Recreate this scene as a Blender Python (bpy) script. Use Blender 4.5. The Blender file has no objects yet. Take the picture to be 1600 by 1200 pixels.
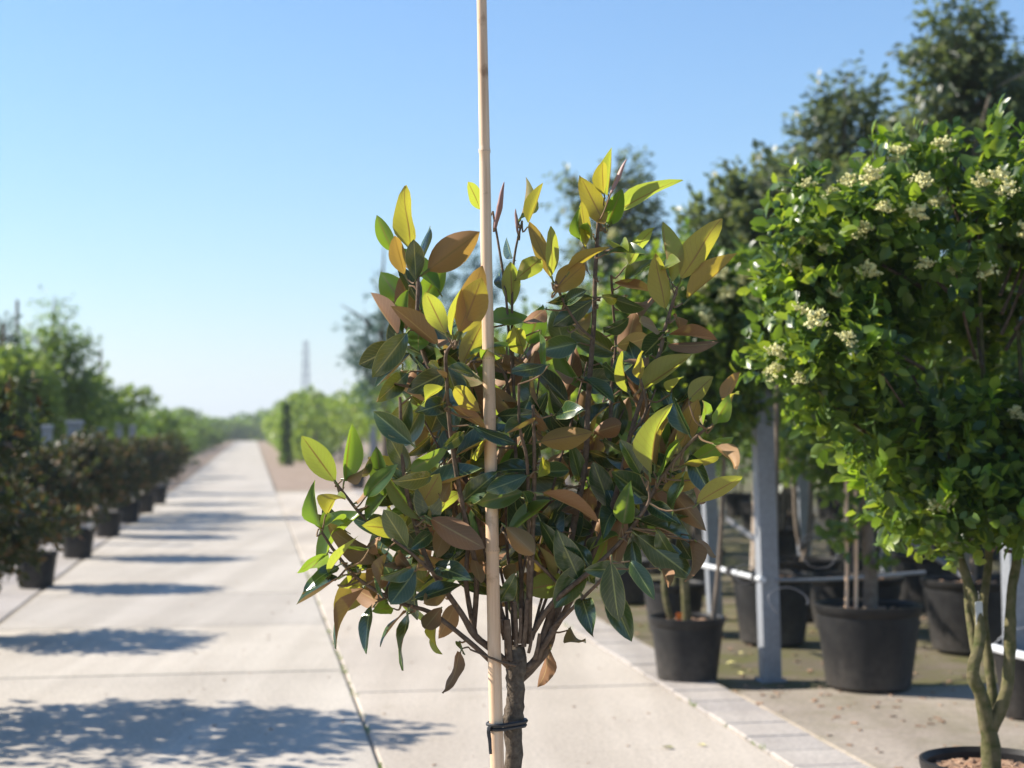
import bpy, math, random
import numpy as np
from mathutils import Vector, Matrix
R = math.radians
sc = bpy.context.scene
COL = sc.collection
random.seed(7)
rng = np.random.default_rng(11)

# ------------------------------------------------------------------ camera, sky, sun, exposure
F = 2500.0                      # focal length in photo pixels (1600 wide)
CAM_H = 1.25
PITCH = math.atan(70 / F)       # the horizon lies 70 px under the picture's middle
cam = bpy.data.cameras.new('camera'); cam_o = bpy.data.objects.new('camera', cam); COL.objects.link(cam_o)
cam.sensor_width = 36; cam.lens = F / 1600 * 36
cam.clip_start = 0.05; cam.clip_end = 6000
cam_o.location = (0, 0, CAM_H); cam_o.rotation_euler = (R(90) + PITCH, 0, 0)
cam.dof.use_dof = True; cam.dof.focus_distance = 3.0; cam.dof.aperture_fstop = 4.0; cam.dof.aperture_blades = 9
sc.camera = cam_o

SUN_EL, SUN_BACK = R(38), R(11)
SUN = Vector((-math.cos(SUN_EL) * math.cos(SUN_BACK), math.cos(SUN_EL) * math.sin(SUN_BACK), math.sin(SUN_EL)))
w = bpy.data.worlds.new('World'); sc.world = w; w.use_nodes = True
nt = w.node_tree; bg = nt.nodes['Background']
sky = nt.nodes.new('ShaderNodeTexSky'); sky.sky_type = 'NISHITA'; sky.sun_disc = False
sky.sun_elevation = SUN_EL; sky.sun_rotation = math.atan2(SUN.x, SUN.y)
sky.altitude = 0; sky.air_density = 1.35; sky.dust_density = 0.0; sky.ozone_density = 10.0
nt.links.new(sky.outputs[0], bg.inputs[0]); bg.inputs[1].default_value = 0.086
sl = bpy.data.lights.new('sun', 'SUN'); sl.energy = 4.7; sl.angle = R(0.53); sl.color = (1.0, 0.93, 0.82)
so = bpy.data.objects.new('sun', sl); COL.objects.link(so)
so.rotation_euler = (-SUN).to_track_quat('-Z', 'Y').to_euler(); so.location = SUN * 60
sc.view_settings.view_transform = 'Standard'; sc.view_settings.look = 'None'
sc.view_settings.gamma = 1; sc.view_settings.use_curve_mapping = False
sc.view_settings.exposure = 1.06
cy = sc.cycles
cy.use_denoising = True; cy.max_bounces = 10; cy.transparent_max_bounces = 8; cy.transmission_bounces = 6
cy.diffuse_bounces = 5; cy.glossy_bounces = 3; cy.sample_clamp_indirect = 6; cy.caustics_reflective = False; cy.caustics_refractive = False

# ------------------------------------------------------------------ helpers
def ray(px, py):
    d = Vector(((px - 800) / F, 1.0, -(py - 600) / F))
    c, s = math.cos(PITCH), math.sin(PITCH)
    return Vector((d.x, d.y * c - d.z * s, d.y * s + d.z * c))
def at(px, py, Y):                       # point of that picture direction at distance Y
    d = ray(px, py); return Vector((0, 0, CAM_H)) + d * (Y / d.y)
def gnd(px, py, z=0.0):                  # where that direction meets the ground
    d = ray(px, py); t = (z - CAM_H) / d.z; return Vector((0, 0, CAM_H)) + d * t
PA = math.atan((800 - 394) / F)          # the path runs this far left of the view axis
PD = Vector((-math.sin(PA), math.cos(PA), 0)); PN = Vector((math.cos(PA), math.sin(PA), 0))
def uv(p): return p.dot(PN), p.dot(PD)
def W(u, v, z=0.0): return PN * u + PD * v + Vector((0, 0, z))

def link(o, parent=None):
    COL.objects.link(o)
    if parent: o.parent = parent
    return o
def obj(name, mesh, parent=None, mat=None):
    o = bpy.data.objects.new(name, mesh)
    if mat is not None and not mesh.materials:
        for m in (mat if isinstance(mat, (list, tuple)) else [mat]): mesh.materials.append(m)
    return link(o, parent)
def tag(o, label=None, cat=None, group=None, kind=None):
    if label: o['label'] = label
    if cat: o['category'] = cat
    if group: o['group'] = group
    if kind: o['kind'] = kind
    return o
def thing(name, loc, label, cat, group=None, rz=0.0):
    o = bpy.data.objects.new(name, None); o.empty_display_size = 0.1
    o.location = loc; o.rotation_euler = (0, 0, rz); COL.objects.link(o)
    return tag(o, label, cat, group)
def copy_tree(o, parent=None):
    c = o.copy(); COL.objects.link(c); c.parent = parent
    for ch in list(o.children): copy_tree(ch, c)
    return c
def mesh_from(verts, faces, smooth=True, sharp=None, name='m'):
    me = bpy.data.meshes.new(name)
    me.from_pydata([tuple(v) for v in verts], [], faces)
    if smooth:
        me.polygons.foreach_set('use_smooth', [True] * len(me.polygons))
        if sharp is not None: me.set_sharp_from_angle(angle=R(sharp))
    me.update(); return me

class MB:
    def __init__(s): s.v = []; s.f = []
    def box(s, x0, x1, y0, y1, z0, z1, bev=0.0, M=None):
        n = len(s.v)
        if bev <= 0:
            P = [(x, y, z) for z in (z0, z1) for (x, y) in ((x0, y0), (x1, y0), (x1, y1), (x0, y1))]
            Fc = [(3, 2, 1, 0), (4, 5, 6, 7), (0, 1, 5, 4), (1, 2, 6, 5), (2, 3, 7, 6), (3, 0, 4, 7)]
        else:                            # bevelled top edge
            b = bev
            P = [(x, y, z0) for (x, y) in ((x0, y0), (x1, y0), (x1, y1), (x0, y1))]
            P += [(x, y, z1 - b) for (x, y) in ((x0, y0), (x1, y0), (x1, y1), (x0, y1))]
            P += [(x, y, z1) for (x, y) in ((x0 + b, y0 + b), (x1 - b, y0 + b), (x1 - b, y1 - b), (x0 + b, y1 - b))]
            Fc = [(3, 2, 1, 0), (8, 9, 10, 11)]
            for k in (0, 4):
                for i in range(4): j = (i + 1) % 4; Fc.append((k + i, k + j, k + 4 + j, k + 4 + i))
        if M is not None: P = [M @ Vector(p) for p in P]
        s.v += [tuple(p) for p in P]; s.f += [tuple(n + i for i in f) for f in Fc]; return s
    def tube(s, pts, rad, sides=8, cap=True, jitter=0.0, smooth=4):
        pts = [Vector(p) for p in pts]
        if not isinstance(rad, (list, tuple)): rad = [rad] * len(pts)
        if smooth > 1 and len(pts) > 2: pts, rad = catmull(pts, rad, smooth)
        n0 = len(s.v); ref = None
        for i, p in enumerate(pts):
            t = (pts[min(i + 1, len(pts) - 1)] - pts[max(i - 1, 0)]).normalized()
            if ref is None: ref = t.orthogonal().normalized()
            ref = (ref - t * ref.dot(t)).normalized(); b = t.cross(ref)
            for k in range(sides):
                a = 2 * math.pi * k / sides; r = rad[i] * (1 + jitter * random.uniform(-1, 1))
                s.v.append(tuple(p + (ref * math.cos(a) + b * math.sin(a)) * r))
        for i in range(len(pts) - 1):
            for k in range(sides):
                a = n0 + i * sides + k; b_ = n0 + i * sides + (k + 1) % sides
                s.f.append((a, b_, b_ + sides, a + sides))
        if cap:
            s.f.append(tuple(n0 + k for k in reversed(range(sides))))
            e = n0 + (len(pts) - 1) * sides; s.f.append(tuple(e + k for k in range(sides)))
        return s
    def lathe(s, prof, n=40, closed=False):
        n0 = len(s.v)
        for (r, z) in prof:
            for k in range(n):
                a = 2 * math.pi * k / n; s.v.append((r * math.cos(a), r * math.sin(a), z))
        for i in range(len(prof) - 1):
            for k in range(n):
                a = n0 + i * n + k; b = n0 + i * n + (k + 1) % n
                s.f.append((a, b, b + n, a + n))
        s.f.append(tuple(n0 + k for k in reversed(range(n))))
        e = n0 + (len(prof) - 1) * n; s.f.append(tuple(e + k for k in range(n)))
        return s
    def mesh(s, smooth=True, sharp=35, name='m'): return mesh_from(s.v, s.f, smooth, sharp, name)
def catmull(pts, rad, k):
    P, Q = [], []
    n = len(pts)
    for i in range(n - 1):
        a, b, c, d = pts[max(i - 1, 0)], pts[i], pts[i + 1], pts[min(i + 2, n - 1)]
        for j in range(k):
            t = j / k
            P.append(0.5 * ((2 * b) + (c - a) * t + (2 * a - 5 * b + 4 * c - d) * t * t + (3 * b - a - 3 * c + d) * t ** 3))
            Q.append(rad[i] * (1 - t) + rad[i + 1] * t)
    P.append(pts[-1]); Q.append(rad[-1]); return P, Q

# ------------------------------------------------------------------ materials
def mat(name):
    m = bpy.data.materials.new(name); m.use_nodes = True
    n = m.node_tree.nodes; return m, n, m.node_tree.links, n['Principled BSDF'], n['Material Output']
def ramp(n, stops):
    r = n.new('ShaderNodeValToRGB'); e = r.color_ramp.elements
    while len(e) < len(stops): e.new(0.5)
    for i, (p, c) in enumerate(stops): e[i].position = p; e[i].color = (*c, 1)
    return r
def rnd_value(n, l):                    # a random number for each leaf, joined or single
    g = n.new('ShaderNodeNewGeometry'); o = n.new('ShaderNodeObjectInfo')
    a = n.new('ShaderNodeMath'); a.operation = 'ADD'
    l.new(g.outputs['Random Per Island'], a.inputs[0]); l.new(o.outputs['Random'], a.inputs[1])
    f = n.new('ShaderNodeMath'); f.operation = 'FRACT'; l.new(a.outputs[0], f.inputs[0])
    return g, f
def noise(n, l, scale, detail=4, rough=0.6, co=None):
    t = n.new('ShaderNodeTexNoise'); t.inputs['Scale'].default_value = scale
    t.inputs['Detail'].default_value = detail; t.inputs['Roughness'].default_value = rough
    c = n.new('ShaderNodeTexCoord'); l.new(c.outputs[co or 'Object'], t.inputs['Vector']); return t
def mixc(n, l, a, b, fac, mode='MIX'):
    m = n.new('ShaderNodeMix'); m.data_type = 'RGBA'; m.blend_type = mode
    for sock, v in ((m.inputs[6], a), (m.inputs[7], b), (m.inputs[0], fac)):
        if isinstance(v, (int, float)): sock.default_value = v
        elif isinstance(v, tuple): sock.default_value = (*v, 1)
        else: l.new(v, sock)
    return m.outputs[2]
def bump(n, l, h, strength, dist, bsdf):
    b = n.new('ShaderNodeBump'); b.inputs['Strength'].default_value = strength; b.inputs['Distance'].default_value = dist
    l.new(h, b.inputs['Height']); l.new(b.outputs[0], bsdf.inputs['Normal']); return b

def leaf_mat(name, tops, unders, trans, tfac=0.4, rough=0.35, spec=0.5, veins=False, under_rough=0.7):
    m, n, l, p, out = mat(name)
    g, f = rnd_value(n, l)
    ct = ramp(n, tops); l.new(f.outputs[0], ct.inputs[0])
    cu = ramp(n, unders); l.new(f.outputs[0], cu.inputs[0])
    ctr = ramp(n, trans); l.new(f.outputs[0], ctr.inputs[0])
    top = ct.outputs[0]; und = cu.outputs[0]; tr = ctr.outputs[0]
    if veins:
        uvn = n.new('ShaderNodeUVMap'); sx = n.new('ShaderNodeSeparateXYZ'); l.new(uvn.outputs[0], sx.inputs[0])
        a = n.new('ShaderNodeMath'); a.operation = 'SUBTRACT'; l.new(sx.outputs[0], a.inputs[0]); a.inputs[1].default_value = 0.5
        ab = n.new('ShaderNodeMath'); ab.operation = 'ABSOLUTE'; l.new(a.outputs[0], ab.inputs[0])
        mr = n.new('ShaderNodeMapRange'); l.new(ab.outputs[0], mr.inputs[0])
        mr.inputs[1].default_value = 0.012; mr.inputs[2].default_value = 0.045; mr.inputs[3].default_value = 1; mr.inputs[4].default_value = 0
        # side veins: slanting lines across the blade
        k = n.new('ShaderNodeMath'); k.operation = 'MULTIPLY'; l.new(ab.outputs[0], k.inputs[0]); k.inputs[1].default_value = -0.55
        s2 = n.new('ShaderNodeMath'); s2.operation = 'ADD'; l.new(sx.outputs[1], s2.inputs[0]); l.new(k.outputs[0], s2.inputs[1])
        s3 = n.new('ShaderNodeMath'); s3.operation = 'MULTIPLY'; l.new(s2.outputs[0], s3.inputs[0]); s3.inputs[1].default_value = 62
        s4 = n.new('ShaderNodeMath'); s4.operation = 'SINE'; l.new(s3.outputs[0], s4.inputs[0])
        s5 = n.new('ShaderNodeMapRange'); l.new(s4.outputs[0], s5.inputs[0])
        s5.inputs[1].default_value = 0.8; s5.inputs[2].default_value = 1.0; s5.inputs[3].default_value = 0; s5.inputs[4].default_value = 1
        side = n.new('ShaderNodeMath'); side.operation = 'MULTIPLY'; l.new(s5.outputs[0], side.inputs[0]); side.inputs[1].default_value = 0.22
        va = n.new('ShaderNodeMath'); va.operation = 'MAXIMUM'; l.new(mr.outputs[0], va.inputs[0]); l.new(side.outputs[0], va.inputs[1])
        nz = noise(n, l, 9, 3)
        top = mixc(n, l, top, (0.28, 0.33, 0.10), va.outputs[0]); tp2 = mixc(n, l, top, (0.02, 0.03, 0.0), nz.outputs[0]);
        top = mixc(n, l, top, tp2, 0.35)
        und = mixc(n, l, und, (0.42, 0.27, 0.10), va.outputs[0])
        nz2 = noise(n, l, 40, 3)
        und = mixc(n, l, und, mixc(n, l, und, (0.12, 0.07, 0.02), nz2.outputs[0]), 0.4)
        rim = n.new('ShaderNodeMapRange'); l.new(ab.outputs[0], rim.inputs[0]); rim.inputs[1].default_value = .462; rim.inputs[2].default_value = .49
        rim.inputs[3].default_value = 0; rim.inputs[4].default_value = .75
        top = mixc(n, l, top, (.30, .30, .09), rim.outputs[0])
        oi = n.new('ShaderNodeObjectInfo'); va3 = n.new('ShaderNodeVectorMath'); va3.operation = 'ADD'; tcn = n.new('ShaderNodeTexCoord')
        l.new(tcn.outputs['Object'], va3.inputs[0]); l.new(oi.outputs['Location'], va3.inputs[1])
        sp = n.new('ShaderNodeTexNoise'); sp.inputs['Scale'].default_value = 3.2; sp.inputs['Detail'].default_value = 5; sp.inputs['Roughness'].default_value = .7; l.new(va3.outputs[0], sp.inputs[0])
        spm = n.new('ShaderNodeMapRange'); l.new(sp.outputs[0], spm.inputs[0]); spm.inputs[1].default_value = .62; spm.inputs[2].default_value = .74; spm.inputs[3].default_value = 0; spm.inputs[4].default_value = .5
        top = mixc(n, l, top, (.13, .13, .03), spm.outputs[0]); und = mixc(n, l, und, (.16, .085, .035), spm.outputs[0])
        tr = mixc(n, l, tr, (0.25, 0.14, 0.02), va.outputs[0]); tr = mixc(n, l, tr, (.30, .18, .03), spm.outputs[0])
        bump(n, l, va.outputs[0], 0.10, 0.001, p)
    base = mixc(n, l, top, und, g.outputs['Backfacing']); l.new(base, p.inputs['Base Color'])
    rr = n.new('ShaderNodeMapRange'); l.new(g.outputs['Backfacing'], rr.inputs[0]); rr.inputs[3].default_value = rough; rr.inputs[4].default_value = under_rough
    l.new(rr.outputs[0], p.inputs['Roughness']); p.inputs['Specular IOR Level'].default_value = spec
    t = n.new('ShaderNodeBsdfTranslucent'); l.new(tr, t.inputs[0])
    mx = n.new('ShaderNodeMixShader'); mx.inputs[0].default_value = tfac
    l.new(p.outputs[0], mx.inputs[1]); l.new(t.outputs[0], mx.inputs[2]); l.new(mx.outputs[0], out.inputs[0])
    return m
def flat(*c): return [(0, c[0]), (1, c[-1])]

M = {}
M['mag_young'] = leaf_mat('magnolia_young_leaf', [(0, (.10, .16, .02)), (.5, (.17, .24, .03)), (1, (.24, .30, .03))],
    [(0, (.44, .21, .09)), (.5, (.42, .25, .09)), (1, (.36, .29, .09))], [(0, (.42, .25, .05)), (.3, (.52, .42, .03)), (.6, (.58, .60, .05)), (1, (.50, .62, .06))], 0.45, 0.38, 0.45, True)
M['mag_mature'] = leaf_mat('magnolia_mature_leaf', [(0, (.020, .055, .020)), (.6, (.034, .082, .027)), (1, (.058, .108, .03))],
    [(0, (.26, .11, .040)), (.5, (.33, .15, .052)), (1, (.36, .185, .06))], [(0, (.10, .09, .015)), (.6, (.16, .16, .02)), (1, (.28, .28, .03))], 0.17, 0.24, 0.8, True)
M['mag_green'] = leaf_mat('magnolia_green_leaf', [(0, (.05, .11, .025)), (1, (.09, .17, .035))],
    [(0, (.22, .17, .06)), (1, (.28, .22, .08))], [(0, (.25, .42, .03)), (1, (.40, .55, .04))], 0.40, 0.28, 0.55, True)
M['mag_bud'] = leaf_mat('magnolia_furled_leaf', flat((.36, .20, .18), (.42, .26, .22)), flat((.36, .2, .18), (.4, .28, .22)), flat((.5, .3, .2)), 0.2, 0.5)
M['privet'] = leaf_mat('privet_leaf', [(0, (.026, .058, .015)), (.5, (.055, .105, .020)), (.80, (.12, .185, .028)), (1, (.25, .32, .04))],
    [(0, (.06, .12, .03)), (1, (.14, .22, .05))], [(0, (.15, .25, .02)), (.6, (.25, .38, .03)), (1, (.50, .60, .04))], 0.40, 0.34, 0.5)
M['shoot'] = leaf_mat('privet_young_leaf', [(0, (.13, .24, .02)), (1, (.24, .36, .03))], [(0, (.14, .24, .03)), (1, (.24, .34, .04))], [(0, (.36, .58, .02)), (1, (.56, .72, .04))], 0.45, 0.3, 0.5)
M['eucalypt'] = leaf_mat('eucalypt_leaf', [(0, (.032, .052, .028)), (.7, (.062, .088, .042)), (1, (.12, .13, .05))],
    [(0, (.05, .08, .05)), (1, (.09, .12, .06))], [(0, (.18, .26, .07)), (1, (.32, .36, .09))], 0.36, 0.4, 0.4)
M['cedar'] = leaf_mat('cedar_needle', [(0, (.07, .12, .11)), (1, (.11, .17, .15))], [(0, (.07, .12, .11)), (1, (.11, .17, .15))], flat((.1, .2, .1)), 0.2, 0.5, 0.3)
M['lime'] = leaf_mat('lime_leaf', [(0, (.07, .13, .022)), (.6, (.115, .185, .032)), (1, (.18, .25, .04))], [(0, (.12, .19, .04)), (1, (.2, .27, .05))], [(0, (.26, .40, .04)), (1, (.44, .54, .06))], 0.42, 0.4, 0.4)
M['mid'] = leaf_mat('shrub_leaf', [(0, (.04, .085, .018)), (.7, (.075, .14, .025)), (1, (.14, .21, .03))], [(0, (.06, .11, .03)), (1, (.12, .18, .04))], [(0, (.2, .36, .03)), (1, (.38, .52, .04))], 0.4, 0.4, 0.4)
M['dark'] = leaf_mat('dark_conifer', [(0, (.035, .07, .03)), (1, (.07, .12, .05))], [(0, (.03, .06, .03)), (1, (.05, .09, .04))], flat((.08, .16, .04)), 0.25, 0.5, 0.3)
M['photinia'] = leaf_mat('photinia_leaf', [(0, (.024, .036, .015)), (.62, (.042, .056, .02)), (.82, (.085, .065, .024)), (1, (.19, .10, .04))],
    [(0, (.05, .07, .03)), (.75, (.07, .08, .03)), (1, (.2, .1, .05))], [(0, (.08, .12, .02)), (.7, (.14, .15, .02)), (1, (.36, .18, .04))], 0.24, 0.45, 0.3)

def plain(name, c, rough=0.6, spec=0.5, metal=0.0, var=0.0, scale=20, bmp=0.0, bdist=0.002, c2=None):
    m, n, l, p, out = mat(name)
    p.inputs['Roughness'].default_value = rough; p.inputs['Specular IOR Level'].default_value = spec; p.inputs['Metallic'].default_value = metal
    nz = noise(n, l, scale, 6)
    r = ramp(n, [(0.3, c), (0.7, c2 or tuple(min(1, x * (1 + var)) for x in c))]); l.new(nz.outputs[0], r.inputs[0]); l.new(r.outputs[0], p.inputs['Base Color'])
    if bmp: bump(n, l, nz.outputs[0], bmp, bdist, p)
    return m
M['bark'] = plain('grey_bark', (.06, .045, .034), .9, .2, 0, 0, 75, 1.0, .005, (.17, .135, .10))
M['branch'] = plain('branch_bark', (.085, .055, .038), .85, .2, 0, 0, 90, .9, .003, (.20, .14, .095))
M['twig'] = plain('young_twig', (.16, .09, .05), .7, .3, 0, 0, 60, .2, .001, (.24, .16, .08))
M['green_bark'] = plain('mossy_bark', (.06, .07, .02), .9, .2, 0, 0, 34, 1.0, .006, (.19, .155, .085))
M['trunk'] = plain('tree_trunk', (.12, .09, .065), .9, .2, 0, 0, 30, .6, .004, (.22, .18, .14))
M['pale_trunk'] = plain('peeling_trunk', (.30, .22, .16), .9, .2, 0, 0, 18, .6, .004, (.42, .36, .30))
M['soil'] = plain('potting_soil', (.05, .032, .02), .95, .1, 0, 0, 70, 1, .006, (.16, .10, .065))
M['chips'] = plain('bark_chips', (.22, .12, .07), .9, .2, 0, 0, 30, .5, .002, (.42, .29, .20))
M['zinc'] = plain('galvanised_steel', (.22, .23, .25), .55, .4, .15, 0, 40, .05, .001, (.29, .305, .33))
M['pipe'] = plain('white_pipe', (.55, .56, .57), .35, .5, 0, 0, 30, 0, .001, (.68, .69, .7))
M['rubber'] = plain('black_rubber', (.018, .018, .02), .5, .5, 0, .5, 40, .2, .001)
M['hose'] = plain('grey_hose', (.10, .10, .11), .4, .5, 0, .4, 30)
M['tag'] = plain('grey_label', (.52, .53, .53), .5, .4, 0, .1, 30)
M['orange'] = plain('orange_label', (.75, .17, .02), .5, .4, 0, .1, 30)
M['petal'] = plain('cream_flower', (.56, .53, .21), .7, .3, 0, 0, 150, 0, .001, (.76, .71, .38))
M['fallen'] = plain('fallen_leaf', (.62, .55, .22), .7, .3, 0, .2, 30)
M['fallen2'] = plain('fallen_dull_leaf', (.22, .21, .09), .8, .3, 0, .2, 30)
M['steel_far'] = plain('tower_steel', (.25, .27, .30), .6, .4, .3, .1, 1)

def pot_mat():
    m, n, l, p, out = mat('black_plastic_pot')
    nz = noise(n, l, 14, 6); geo = n.new('ShaderNodeTexCoord'); sx = n.new('ShaderNodeSeparateXYZ'); l.new(geo.outputs['Object'], sx.inputs[0])
    r = ramp(n, [(0.35, (.009, .009, .010)), (0.75, (.026, .025, .024))]); l.new(nz.outputs[0], r.inputs[0])
    # splashed dust that thins out upwards
    d = n.new('ShaderNodeMapRange'); l.new(sx.outputs[2], d.inputs[0]); d.inputs[1].default_value = 0; d.inputs[2].default_value = .22; d.inputs[3].default_value = .45; d.inputs[4].default_value = .06
    nz2 = noise(n, l, 30, 5); mu = n.new('ShaderNodeMath'); mu.operation = 'MULTIPLY'; l.new(d.outputs[0], mu.inputs[0]); l.new(nz2.outputs[0], mu.inputs[1])
    l.new(mixc(n, l, r.outputs[0], (.20, .175, .15), mu.outputs[0]), p.inputs['Base Color'])
    p.inputs['Roughness'].default_value = .5; p.inputs['Specular IOR Level'].default_value = .2
    bump(n, l, nz2.outputs[0], .12, .002, p); return m
M['pot'] = pot_mat()

def bamboo_mat():
    m, n, l, p, out = mat('bamboo'); c = n.new('ShaderNodeTexCoord'); mp = n.new('ShaderNodeMapping'); mp.inputs['Scale'].default_value = (60, 60, 3)
    l.new(c.outputs['Object'], mp.inputs[0]); t = n.new('ShaderNodeTexNoise'); t.inputs['Scale'].default_value = 1.5; t.inputs['Detail'].default_value = 6; l.new(mp.outputs[0], t.inputs[0])
    r = ramp(n, [(.3, (.60, .37, .22)), (.55, (.78, .53, .34)), (.75, (.80, .59, .41))]); l.new(t.outputs[0], r.inputs[0])
    nz = noise(n, l, 22, 5); st = ramp(n, [(.62, (1, 1, 1)), (.75, (.45, .36, .28))]); l.new(nz.outputs[0], st.inputs[0])
    l.new(mixc(n, l, r.outputs[0], st.outputs[0], .8, 'MULTIPLY'), p.inputs['Base Color']); p.inputs['Roughness'].default_value = .5
    bump(n, l, t.outputs[0], .15, .001, p); return m
M['bamboo'] = bamboo_mat()
M['node'] = plain('bamboo_node', (.34, .21, .13), .6, .3, 0, 0, 60, .3, .001, (.58, .40, .27))

def concrete(name, c, c2, moss=0.0, joint=None, rough=.8):
    m, n, l, p, out = mat(name)
    big = noise(n, l, .9, 6, .6, None); c3 = n.new('ShaderNodeNewGeometry')
    for nd in (big,): l.new(c3.outputs['Position'], nd.inputs['Vector'])
    fine = n.new('ShaderNodeTexNoise'); fine.inputs['Scale'].default_value = 55; fine.inputs['Detail'].default_value = 8; l.new(c3.outputs['Position'], fine.inputs['Vector'])
    r = ramp(n, [(.3, c), (.7, c2)]); l.new(big.outputs[0], r.inputs[0])
    f2 = ramp(n, [(.35, (.80, .80, .80)), (.65, (1.06, 1.05, 1.04))]); l.new(fine.outputs[0], f2.inputs[0])
    col = mixc(n, l, r.outputs[0], f2.outputs[0], 1.0, 'MULTIPLY')
    oi = n.new('ShaderNodeObjectInfo'); tone = ramp(n, [(0, (.90, .90, .91)), (1, (1.04, 1.03, 1.01))]); l.new(oi.outputs['Random'], tone.inputs[0])
    col = mixc(n, l, col, tone.outputs[0], 1.0, 'MULTIPLY')
    sp = n.new('ShaderNodeTexNoise'); sp.inputs['Scale'].default_value = 4.2; sp.inputs['Detail'].default_value = 5; sp.inputs['Roughness'].default_value = .75; l.new(c3.outputs['Position'], sp.inputs['Vector'])
    mpn = n.new('ShaderNodeMapping'); mpn.inputs['Rotation'].default_value = (0, 0, -PA); mpn.inputs['Scale'].default_value = (3.5, .22, 1); l.new(c3.outputs['Position'], mpn.inputs[0])
    tk = n.new('ShaderNodeTexNoise'); tk.inputs['Scale'].default_value = 1.0; tk.inputs['Detail'].default_value = 5; l.new(mpn.outputs[0], tk.inputs['Vector'])
    tkr = ramp(n, [(.42, (.86, .85, .835)), (.60, (1.03, 1.03, 1.03))]); l.new(tk.outputs[0], tkr.inputs[0]); col = mixc(n, l, col, tkr.outputs[0], .8, 'MULTIPLY')
    spr = ramp(n, [(.60, (1, 1, 1)), (.74, (.80, .78, .74))]); l.new(sp.outputs[0], spr.inputs[0])
    col = mixc(n, l, col, spr.outputs[0], .8, 'MULTIPLY')
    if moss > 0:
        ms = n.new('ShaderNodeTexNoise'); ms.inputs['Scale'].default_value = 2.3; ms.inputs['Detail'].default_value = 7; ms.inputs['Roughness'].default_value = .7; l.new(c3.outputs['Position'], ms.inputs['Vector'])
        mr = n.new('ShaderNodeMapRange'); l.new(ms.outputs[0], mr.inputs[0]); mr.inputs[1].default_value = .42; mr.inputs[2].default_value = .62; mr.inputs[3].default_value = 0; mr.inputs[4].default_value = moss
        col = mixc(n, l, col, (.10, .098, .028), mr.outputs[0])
    l.new(col, p.inputs['Base Color']); p.inputs['Roughness'].default_value = rough; p.inputs['Specular IOR Level'].default_value = .3
    bump(n, l, fine.outputs[0], .25, .004, p); return m
M['slab'] = concrete('path_concrete', (.46, .415, .355), (.55, .50, .43))
M['slab2'] = concrete('side_strip_concrete', (.49, .43, .36), (.57, .505, .425))
M['tile'] = concrete('edging_tile', (.38, .34, .31), (.46, .42, .38))
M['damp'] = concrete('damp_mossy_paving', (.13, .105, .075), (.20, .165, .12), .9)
M['paving'] = concrete('mossy_paving', (.32, .27, .22), (.41, .355, .295), .35)
M['joint'] = plain('joint_dirt', (.28, .24, .185), .95, .1, 0, 0, 40, .6, .004, (.38, .33, .26))

def earth(name, a, b, c, scale=1.2):
    m, n, l, p, out = mat(name); g = n.new('ShaderNodeNewGeometry')
    t = n.new('ShaderNodeTexNoise'); t.inputs['Scale'].default_value = scale; t.inputs['Detail'].default_value = 9; t.inputs['Roughness'].default_value = .7; l.new(g.outputs['Position'], t.inputs[0])
    r = ramp(n, [(.3, a), (.52, b), (.72, c)]); l.new(t.outputs[0], r.inputs[0]); l.new(r.outputs[0], p.inputs['Base Color'])
    p.inputs['Roughness'].default_value = .95; p.inputs['Specular IOR Level'].default_value = .15
    t2 = n.new('ShaderNodeTexNoise'); t2.inputs['Scale'].default_value = 18; t2.inputs['Detail'].default_value = 8; l.new(g.outputs['Position'], t2.inputs[0])
    bump(n, l, t2.outputs[0], .8, .03, p); return m
M['ground'] = earth('field_ground', (.10, .085, .05), (.13, .12, .06), (.10, .13, .045), .5)
M['bed'] = earth('dry_soil', (.24, .175, .13), (.31, .235, .18), (.36, .28, .22), 1.6)

# ------------------------------------------------------------------ setting
def sheet(name, pts, z, m, kind='structure', parent=None):
    me = mesh_from([(p[0], p[1], z) for p in pts], [tuple(range(len(pts)))], False)
    o = obj(name, me, parent, m)
    if kind: o['kind'] = kind
    return o
sheet('ground', [(-1200, -80), (1200, -80), (1200, 2200), (-1200, 2200)], -0.05, M['ground'])

uL = uv(gnd(62, 927))[0]; uM = (uv(gnd(591, 1190))[0] + uv(gnd(538.6, 1047))[0]) / 2
uR = (uv(gnd(1239, 1199))[0] + uv(gnd(1050, 1082))[0]) / 2
VJ = uv(gnd(536, 1047))[1]; SL = 2.0                      # one visible cross joint and the slab length
TW = 0.285                                                # edging tile
vEnd = uv(gnd(500, 766))[1]
# bedding under the slabs
def strip(u0, u1, v0, v1): return [W(u0, v0), W(u1, v0), W(u1, v1), W(u0, v1)]
sheet('joint_bedding', strip(uL - .75, uR + TW + .02, -1.5, vEnd + .2), -0.014, M['joint'])
sheet('soil_bed', strip(uM + .02, uM + 9.5, vEnd + .2, 160), -0.012, M['bed'])
verge = sheet('verge', strip(uL - .95, uL - .02, vEnd - 8.5, 160), -0.016, M['bed'])

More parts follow.
